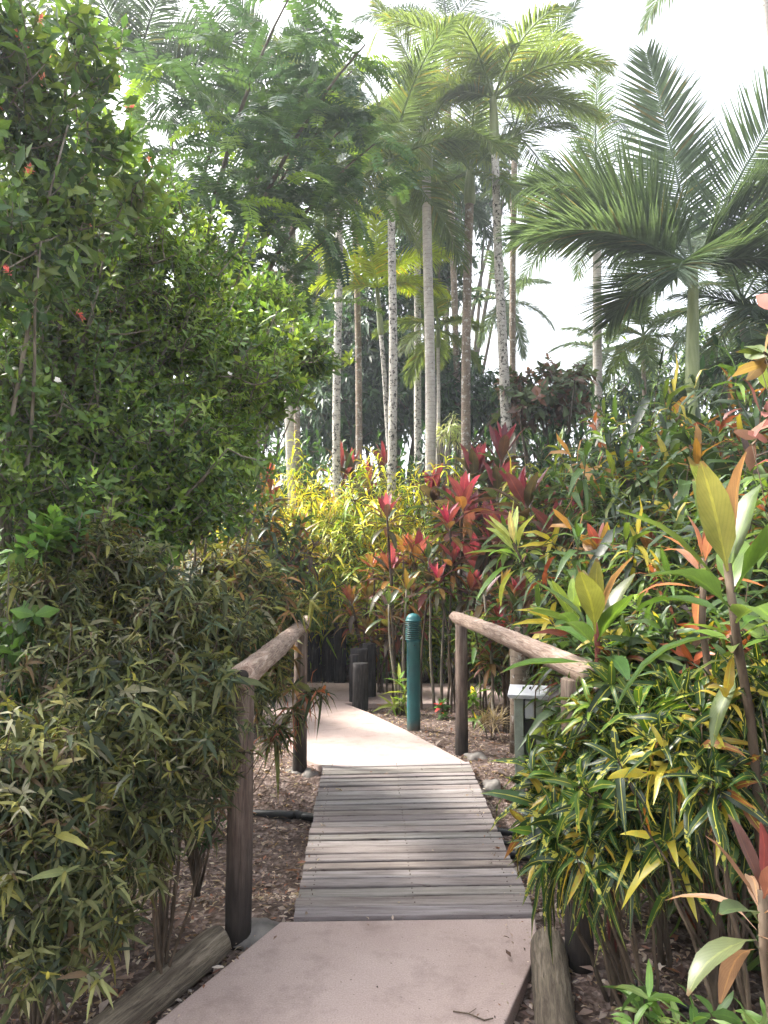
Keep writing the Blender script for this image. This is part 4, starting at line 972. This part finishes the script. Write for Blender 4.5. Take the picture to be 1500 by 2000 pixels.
# lime cordyline on its leaning stem, beside the right rail
b = at(1080, 1120, 6.3); b.z = -.06
t_ = at(1003, 1060, 6.3) - b
cordy('cordyline', 'lime green cordyline rosette on a thin leaning stem above the right log rail', b, [(t_.x, 0, t_.z)], .42, 16, [(.22, .33, .05), (.14, .27, .04), (.30, .38, .08)], [(.5, .45, .22), (.4, .45, .14)], 201, W=.2, group='broad leaved cordylines near the right rail', down=1.5)
# broad leaved cordylines close by
def hero(label, base, tips, L, m, outer, inner, seed, stem, **k):
    b = Vector(base); b.z = -.08
    return cordy('cordyline', label, b, [tuple(Vector(t) - b) for t in tips], L, m, outer, inner, seed, stem=stem, group='broad leaved cordylines near the right rail', **k)
hero('broad leaved green cordyline on a purple stem just right of the right log rail', at(1190, 1120, 2.85), [at(1165, 1215, 2.85)], .35, 17, [(.05, .11, .018), (.07, .14, .022), (.04, .09, .02)], [(.20, .20, .04), (.16, .10, .05)], 205, 'stemp', W=.26, down=1.5, grav=.12)
hero('large near cordyline with broad green drooping leaves and a salmon tip at the right', at(1455, 1120, 2.0), [at(1420, 1100, 2.0)], .37, 15, [(.06, .13, .02), (.05, .10, .025), (.09, .15, .03)], [(.18, .23, .05), (.24, .12, .07)], 227, 'stem', W=.24, down=1.35, grav=.3, innerf=.3)
hero('drooping green leaves lower on the stem of a near cordyline at the right', at(1462, 1120, 2.08), [at(1432, 1240, 2.08)], .19, 10, [(.07, .13, .02), (.05, .09, .03), (.11, .15, .05)], [(.15, .25, .04)], 214, 'stem', W=.2, down=2.0, up=.9, grav=.45)
hero('near cordyline with a maroon stem and curled beige dead leaves in the bottom right corner', at(1510, 1120, 1.62), [at(1490, 1740, 1.62)], .21, 16, [(.09, .11, .05), (.36, .25, .18), (.28, .18, .12), (.08, .12, .06)], [(.12, .03, .03), (.10, .04, .03)], 217, 'stem', W=.26, down=1.9, grav=.3)
hero('near salmon tipped cordyline rising behind the large green one', at(1385, 1120, 2.5), [at(1375, 1090, 2.5)], .28, 12, [(.10, .17, .03), (.3, .14, .08), (.07, .12, .03)], [(.36, .10, .08), (.30, .14, .09)], 219, 'stem', W=.20, down=1.5)
# pink leaved plant at the right edge
bush('shrub', 'salmon pink leaved shrub leaning in at the right edge', 'shrub', (1.35, 2.05, -.06),
     [pb_(1520, 590, 2.0, .05, .1, .03), pb_(1510, 800, 1.95, .07, .1, .05), pb_(1450, 870, 2.05, .06, .1, .04), pb_(1570, 700, 2.0, .06, .1, .08)], 11,
     dict(m=3, L=.10, Lj=.3, W=.5, spread=(.7, 1.7), bend=(0, .7), grav=.15, clen=.05, prof='ell', K=4, pal=[((.30, .13, .11), 4), ((.24, .13, .09), 2), ((.15, .06, .05), 1), ((.15, .17, .05), 1.2), ((.36, .07, .09), .5)], coh=.5, wave=.02), 'stem', 'petal', 'shrubs of the right bed', 230, 5, .006, .5)
bush('shrub', 'broad waxy leaves edged with orange at the right edge below the palm fronds', 'shrub', (1.15, 1.75, -.06), [pb_(1500, 690, 1.8, .06, .06, .02)], 5,
     dict(m=3, L=.13, Lj=.2, W=.3, spread=(1.0, 1.6), bend=(.2, .6), grav=.1, clen=.03, prof='ell', K=5, pal=[((.10, .14, .04), 2), ((.24, .16, .08), 1)], coh=.4), 'stem', 'leaf', 'shrubs of the right bed', 233, 3, .006, .5)
# speckled crotons in the near right
wf = dict(m=10, L=.175, Lj=.3, W=.17, spread=(.35, 1.75), bend=(.3, 1.2), grav=.22, clen=.09, prof='strap', K=5, pal=[((.02, .045, .013), 5), ((.028, .068, .015), 3.5), ((.06, .12, .02), 1.5), ((.30, .21, .03), .6), ((.26, .10, .03), .35), ((.38, .32, .04), .35)], coh=.7, wave=.022, fold=.3)
NR = 'speckled crotons at the near right of the footbridge'
bush('croton_bush', 'croton with long yellow speckled leaves hanging over the right edge of the footbridge', 'croton', (.88, 2.85, -.06),
     [pb_(1080, 1540, 2.75, .11, .2, .11), pb_(1150, 1480, 2.75, .14, .2, .08), pb_(1050, 1600, 2.7, .07, .14, .06), pb_(1130, 1600, 2.6, .13, .16, .10), pb_(1160, 1400, 2.66, .07, .12, .05)], 62, wf, 'stem', 'spot', NR, 240, 8, .011, .4, upb=.6, twig=1, twr=.004)
bush('croton_bush', 'croton with yellow ribbed leaves and orange shoots in the middle of the near right', 'croton', (1.2, 2.6, -.06),
     [pb_(1250, 1430, 2.5, .2, .2, .12), pb_(1220, 1550, 2.4, .2, .18, .13), pb_(1330, 1390, 2.6, .18, .2, .12), pb_(1210, 1420, 2.7, .12, .2, .06)], 62, wf, 'stem', 'spot', NR, 241, 8, .011, .4, upb=.6, twig=1, twr=.004)
bush('croton_bush', 'croton with narrow dark leaves around the stem of the large near cordyline', 'croton', (.98, 1.95, -.06),
     [pb_(1330, 1480, 2.1, .14, .14, .1), pb_(1450, 1500, 2.0, .12, .12, .1), pb_(1400, 1350, 2.15, .12, .12, .06), pb_(1480, 1330, 2.1, .08, .1, .06)], 52, dict(wf, L=.14), 'stem', 'spot', NR, 246, 7, .009, .4, upb=.6, twig=1, twr=.003)
bush('croton_bush', 'lime and gold croton sprays over the near end of the right rail', 'croton', (1.12, 3.1, -.06),
     [pb_(1180, 1330, 2.75, .07, .1, .05), pb_(1150, 1370, 2.7, .06, .1, .05), pb_(1240, 1290, 2.9, .12, .15, .07)], 42, dict(wf, L=.15, pal=CROT + [((.14, .24, .03), 3), ((.4, .33, .03), 1)]), 'stem', 'spot', NR, 247, 5, .009, .4, upb=.6, twig=1, twr=.003)
bush('croton_bush', 'croton with dark speckled leaves in shade at the right edge', 'croton', (1.42, 2.35, -.06),
     [pb_(1400, 1500, 2.3, .18, .18, .16), pb_(1470, 1420, 2.3, .14, .18, .14), pb_(1350, 1620, 2.25, .14, .14, .09), pb_(1470, 1600, 2.3, .14, .14, .12)], 70, dict(wf, L=.16), 'stem', 'spot', NR, 242, 8, .010, .4, upb=.6, twig=1, twr=.004)
bush('croton_bush', 'croton with orange and red streaked leaves above the speckled ones', 'croton', (1.3, 2.9, -.06),
     [pb_(1250, 1270, 2.9, .2, .2, .1), pb_(1400, 1290, 2.8, .2, .2, .12), pb_(1480, 1240, 2.8, .12, .2, .1)], 58, dict(wf, pal=CROT + [((.26, .07, .03), .8), ((.10, .18, .03), 2)]), 'stem', 'leaf', NR, 243, 8, .010, .4, upb=.6, twig=1, twr=.004)
bush('croton_bush', 'croton hanging dark leaves to the ground before the near right post', 'croton', (.85, 2.45, -.06),
     [pb_(1075, 1700, 2.5, .06, .08, .07), pb_(1180, 1650, 2.4, .12, .12, .06), pb_(1060, 1630, 2.5, .06, .08, .05)], 20, dict(wf, grav=.7, L=.15), 'stem', 'spot', NR, 244, 7, .010, .4, upb=.2, twig=1, twr=.004)
# grass like plants bottom right
for k, (px, py, Y_, lb) in enumerate(((1210, 1975, 1.95, 'low clump of green sword leaves at the bottom, right of the dark edging log'), (1330, 1900, 2.0, 'pale green low clump at the bottom right'), (1430, 1960, 1.85, 'low leafy clump in the bottom right corner under the dead leaves'))):
    g0 = at(px, py, Y_); root = empty('low_plant', (g0.x, Y_, -.06), lb, 'plant', 'low plants in the bottom right'); r = np.random.default_rng(300 + k); g = Geo()
    PP = np.stack([r.uniform(-.1, .1, 16), r.uniform(-.08, .08, 16), r.uniform(.02, max(.05, g0.z + .06), 16)], 1); AA = unit(r.normal(0, .5, (16, 3)) + np.array([0, 0, .9]))
    whorl(g, PP, AA, r, m=6, L=.11, W=.2, spread=(.3, 1.5), bend=(.3, 1.1), grav=.2, clen=.03, prof='strap', K=4, pal=[((.10, .18, .04), 3), ((.18, .26, .09), 2), ((.06, .12, .03), 2)])
    g.build('foliage', M['leaf'], root); s = Geo()
    for p_ in PP: s.tube([(p_[0] * .4, p_[1] * .4, -.03), tuple(p_)], [.005, .003], n=4)
    s.build('stems', M['stem'], root)
# small things at the mulch by the right post
for k, (px, py, L_, lb, pl) in enumerate(((858, 1385, .10, 'small green seedling with a red leaf between the bollard and the right far post', [((.06, .14, .03), 4), ((.5, .05, .05), .6)]), (780, 1330, .22, 'young green cordyline sprout left of the bollard', [((.14, .25, .04), 3), ((.3, .35, .08), 1)]), (925, 1300, .16, 'green sprout with one bright yellow leaf beside the right far post', [((.10, .19, .03), 3), ((.75, .55, .03), .9)]), (955, 1420, .26, 'dry straw coloured grass tuft behind the right far post', [((.35, .28, .18), 3), ((.22, .17, .1), 2)]))):
    p = gnd(px, py + 20, -.05) if k != 1 else Vector((at(px, 1360, 8.3).x, 8.3, -.05)); 
    if k == 2: p = Vector((at(px, 1360, 7.6).x, 7.6, -.05))
    root = empty('seedling', p, lb, 'seedling', 'seedlings in the mulch'); r = np.random.default_rng(330 + k); g = Geo(); q = 5
    PP = np.stack([r.normal(0, .05, q), r.normal(0, .05, q), r.uniform(.06, .22 if k in (0, 3) else .45, q)], 1)
    whorl(g, PP, unit(r.normal(0, .3, (q, 3)) + np.array([0, 0, 1.])), r, m=9 if k != 3 else 22, L=L_, W=.4 if k == 0 else (.04 if k == 3 else .18), spread=(.4, 1.5), bend=(.2, 1.1), grav=.15, clen=.05, prof='strap' if k else 'ell', K=3, pal=pl)
    g.build('foliage', M['leaf'], root); s = Geo()
    for p_ in PP: s.tube([(p_[0] * .3, p_[1] * .3, -.03), tuple(p_)], [.005, .003], n=4)
    s.build('stems', M['stem'], root)
# bare cane stems standing in the mulch behind the bollard
r = np.random.default_rng(77)
for k, (px, py, tx, ty, Y_, lb) in enumerate(((775, 1352, 758, 1180, 8.4, 'thin leaning cane stem left of the bollard'), (786, 1356, 792, 1150, 8.4, 'upright cane stem just left of the bollard'), (846, 1350, 836, 1090, 8.6, 'pale cane stem just right of the bollard'), (862, 1352, 866, 1080, 8.7, 'tall pale cane stem farther right of the bollard'), (965, 1370, 948, 1160, 7.4, 'cane stem behind the top of the right far post'), (985, 1372, 980, 1150, 7.6, 'cane stem in front of the brown palisade'))):
    a = Vector((at(px, 1120, Y_).x, Y_, -.1)); b_ = at(tx, ty, Y_); g = Geo(); pts = [(a.lerp(b_, u) - a) + Vector((.012 * math.sin(u * 7 + k), .01 * math.cos(u * 6), 0)) for u in np.linspace(0, 1, 9)]
    g.tube(pts, np.linspace(.019, .011, 9), n=8)
    root = empty('cane', a, lb, 'cane', 'bare cordyline canes behind the bollard'); g.build('stem', M['stemg'], root); g = Geo()
    cordy_geo(g, np.array(pts[-1]), np.array([.1, -.1, 1.]), r, .34, 14, GRE + ORG[:2] if k % 2 else DMAR + GRE[:1], ORI[1:2] if k % 2 else MAR, .2); g.build('foliage', M['cord'], root)
# dead palm stub under the right rail
g = Geo(); p = Vector((at(1012, 1120, 6.6).x, 6.6, -.1)); hh = at(1012, 1225, 6.6).z + .1
g.tube([(0, 0, 0), (.005, 0, hh * .5), (0, 0, hh)], [.10, .088, .085], n=18); root = empty('palm_stump', p, 'grey ringed palm trunk standing behind the right log rail above the white cap', 'palm trunk'); g.build('trunk', M['trunkb'], root); g = Geo()
cordy_geo(g, np.array([0, 0, hh + .1]), np.array([0, 0, 1.]), r, .4, 16, DMAR, DMAR, .2); g.build('foliage', M['cord'], root)

# ---------------------------------------------------------------- trees behind
def tree(label, base, blobs, n, L, pal, seed, W=.32, m=9, group='broad leaved trees behind the palms', r0=.14, name='tree', grav=.5, **k):
    return bush(name, label, 'tree', base, blobs, n, dict(dict(m=m, L=L, Lj=.25, W=W, spread=(.5, 1.9), bend=(.1, .7), grav=grav, clen=L * .5, prof='ell', K=2, pal=pal, coh=.7, flat=False), **k), 'bark', 'leaf', group, seed, 12, r0, .25, twig=.35, twr=.012, parts=('trunk', 'crown'))
DT = [((.022, .06, .022), 4), ((.04, .09, .028), 3), ((.015, .04, .015), 2), ((.10, .14, .07), .5)]
tree('dark broad leaved tree with drooping glossy leaves behind the middle palms', (.3, 18.5, 0), [pb_(760, 760, 18, 1.5, 1, 1.4), pb_(650, 800, 17.5, 1.1, .9, .9), pb_(880, 760, 18.5, 1.3, 1, 1.2), pb_(720, 620, 18.5, 1.3, 1, 1.2), pb_(820, 520, 19, 1.3, 1, 1.3), pb_(960, 800, 18, 1.0, 1, .8), pb_(700, 700, 18, 1.4, 1, 1.4)], 2300, .27, DT, 401)
tree('dark tree filling the gap left of the palms', (-2.6, 20, 0), [pb_(560, 700, 20, 1.6, 1, 1.6), pb_(470, 800, 19, 1.5, 1, 1.2), pb_(600, 560, 20, 1.4, 1, 1.4), pb_(640, 850, 18, 1.0, .8, .7)], 1500, .24, DT, 402)
tree('tall dark tree high behind the palm crowns', (1.6, 24, 0), [pb_(880, 420, 24, 2.0, 1.3, 2.0), pb_(780, 350, 24, 1.8, 1.2, 1.8), pb_(940, 330, 24, 1.5, 1.2, 1.8)], 700, .3, DT, 403)
tree('dark green tree far behind the large left shrub', (-6.5, 17, 0), [pb_(250, 800, 17, 2.2, 1.2, 1.6), pb_(60, 700, 17, 2.2, 1.2, 2), pb_(120, 980, 16, 2.4, 1, 1.2), pb_(-150, 800, 15, 2, 1.5, 2)], 800, .24, DT, 404)
tree('copper leaved tree in front of the sky right of the tallest palm', (3.0, 12.5, 0), [pb_(1060, 790, 12.5, .75, .6, .35), pb_(1120, 745, 12.5, .4, .5, .3), pb_(1010, 760, 12.8, .35, .5, .3), pb_(1070, 725, 12.6, .2, .3, .12)], 230, .17, [((.13, .08, .065), 3), ((.09, .12, .06), 5), ((.22, .11, .08), 1)], 405, W=.5, grav=.12, r0=.06, Lj=.5)
tree('low green tree line under the sky right of the lone grey palm', (6.2, 20, 0), [pb_(1180, 780, 20, 1.6, 1, .8), pb_(1320, 740, 20, 1.8, 1, 1.0), pb_(1450, 690, 19, 1.8, 1, 1.1), pb_(1060, 830, 20, 1.2, 1, .7)], 800, .25, DT + GREEN[:2], 406)
tree('green tree beyond the right edge behind the crotons', (9.5, 14, 0), [pb_(1600, 760, 14, 1.6, 1.4, 1.6), pb_(1700, 560, 14, 1.5, 1.4, 1.5)], 500, .22, DT + GREEN[:2], 407)
tree('leafy tree in shade beyond the crossing path on the left', (-4.6, 12.5, 0), [pb_(150, 950, 12.5, 1.4, 1, 1.4), pb_(330, 1000, 12.5, 1.0, .8, 1.0)], 500, .16, DGREEN + GREEN[:2], 408, r0=.07)
tree('red brown drooping leaved small tree above the long green branches', (-1.9, 10.0, 0), [pb_(490, 570, 10, .55, .4, .35), pb_(440, 520, 10, .35, .3, .25)], 90, .26, [((.22, .10, .07), 3), ((.13, .10, .06), 2)], 409, W=.09, r0=.035, grav=.9)
tree('variegated pale green shrub tree between the smooth palm and the brown palm', (1.25, 14.2, 0), [pb_(875, 835, 14.2, .28, .25, .28)], 26, .26, [((.30, .36, .14), 3), ((.5, .5, .3), 1)], 410, W=.12, r0=.03)

# feathery leaved tree over the upper left ---------------------------------
def feathery(label, base, blobs, n, seed, L=.72, pairs=20, ll=.11, group=None):
    r = np.random.default_rng(seed); base = Vector(base); root = empty('feathery_tree', base, label, 'tree', group)
    wts = np.array([b[1][0] * b[1][2] for b in blobs]); wts /= wts.sum(); bi = r.choice(len(blobs), n, p=wts)
    cen = np.array([tuple(Vector(b[0]) - base) for b in blobs])[bi]; rad = np.array([b[1] for b in blobs])[bi]
    P = cen + unit(r.normal(0, 1, (n, 3))) * rad * r.random((n, 1)) ** .35
    # leaves come in sprays: clusters share a tip
    g = Geo(); s = Geo()
    for i in range(n):
        az = r.uniform(0, 6.283); el = r.uniform(-.1, .7); k = r.uniform(.9, 1.7); m = 9; t = np.linspace(0, 1, m); th = el - k * t
        Ln = L * r.uniform(.75, 1.15); T = np.stack([np.cos(th) * np.cos(az), np.cos(th) * np.sin(az), np.sin(th)], 1)
        Q = P[i] + np.concatenate([[[0, 0, 0]], np.cumsum((T[1:] + T[:-1]) / 2 * Ln / (m - 1), 0)])
        c = np.array([(.045, .09, .042), (.034, .07, .042), (.065, .12, .042), (.14, .23, .03)][r.choice(4, p=[.4, .3, .24, .06])])
        g.tube(Q, np.linspace(.006, .0025, m), c=c * 1.5, n=3, cap=False)
        tl = np.linspace(.1, 1, pairs); j = tl * (m - 1); ii = np.minimum(j.astype(int), m - 2); f = (j - ii)[:, None]
        Q0 = Q[ii] * (1 - f) + Q[ii + 1] * f; T0 = T[ii]; Sd = np.cross(T0, [0, 0, 1.]); Sd = unit(Sd); N0 = np.cross(Sd, T0)
        for sg in (1, -1):
            D = Sd * sg * .93 + T0 * .25 + N0 * r.normal(.05, .12, (pairs, 1))
            g.leaves(Q0, D, N0, ll * np.interp(tl, [0, .3, .8, 1], [.8, 1, .9, .6]) * r.uniform(.9, 1.1, pairs), ll * .34, .25, c * np.exp(r.normal(0, .12, (pairs, 1))), prof='ell', K=2, flat=True, grav=.08)
    g.build('crown', M['leaf'], root)
    ends = P[r.choice(n, 16, replace=False)]
    for e in ends:
        b0 = np.array([0, 0, -.1]); mid_ = b0 + (e - b0) * np.array([.25, .25, .8]); u = np.linspace(0, 1, 14)[:, None]
        s.tube((1 - u) ** 2 * b0 + 2 * u * (1 - u) * mid_ + u ** 2 * e, np.linspace(.06, .008, 14), n=6)
    s.build('trunk', M['bark'], root)
    return root
feathery('feathery leaved tree with ladder like leaflets arching across the upper left', (-2.6, 8.0, -.05),
         [pb_(560, 120, 7.2, .9, .8, .6), pb_(480, 330, 7.0, .9, .8, .6), pb_(590, 380, 7.4, .7, .8, .7), pb_(360, 200, 6.8, .8, .7, .6), pb_(650, 220, 7.6, .5, .6, .7), pb_(300, 430, 6.6, .5, .6, .3), pb_(540, 560, 7.5, .6, .6, .35), pb_(420, 470, 7.0, .5, .6, .4), pb_(700, 320, 7.8, .5, .6, .5)],
         310, 501)
# trees that close the view to both sides and behind the camera; two at near left added to shade path and shrubs
r = np.random.default_rng(9)
for k, (x, y, h, lb) in enumerate(((-7, 7, 5.5, 'green tree outside the left edge beside the path'), (-9, 12, 7, 'green tree outside the left edge near the crossing path'), (7.5, 6.5, 5.5, 'green tree outside the right edge beside the path'), (11, 10, 7, 'green tree outside the right edge near the crossing path'), (-4.4, 1.2, 5, 'unseen green tree left of where the viewer stands, added to shade the near path'), (-4.0, 3.3, 5.6, 'unseen green tree outside the left edge, added to shade the bottom left shrubs'), (6.5, .5, 6, 'green tree right of where the viewer stands'))):
    tree(lb, (x, y, 0), [((x, y, h * .6), (1.9, 1.9, h * .35)), ((x + .8, y - .5, h * .3), (1.5, 1.5, h * .25))], 420, .2, DT + GREEN[:2], 600 + k, group='trees enclosing the garden')
for k in P_:
    for o in P_[k]:
        for c in list(o.children): bpy.data.objects.remove(c)
        bpy.data.objects.remove(o)
# ---------------------------------------------------------------- thin haze volume, partly standing in for lens glare
b = NB('air'); v = b.n('ShaderNodeVolumePrincipled'); v.inputs['Density'].default_value = .0027; v.inputs['Color'].default_value = (.86, .92, 1, 1); v.inputs['Anisotropy'].default_value = .45
b.l(v.outputs[0], b.out.inputs['Volume'])
bm = bmesh.new(); box_bm(bm, -45, 45, -10, 60, -1.4, 16)
hz_ = bm_obj('haze', bm, b.m); hz_['kind'] = 'stuff'; hz_['label'] = 'thin bright haze before the far trees, added partly to imitate milky lens glare'
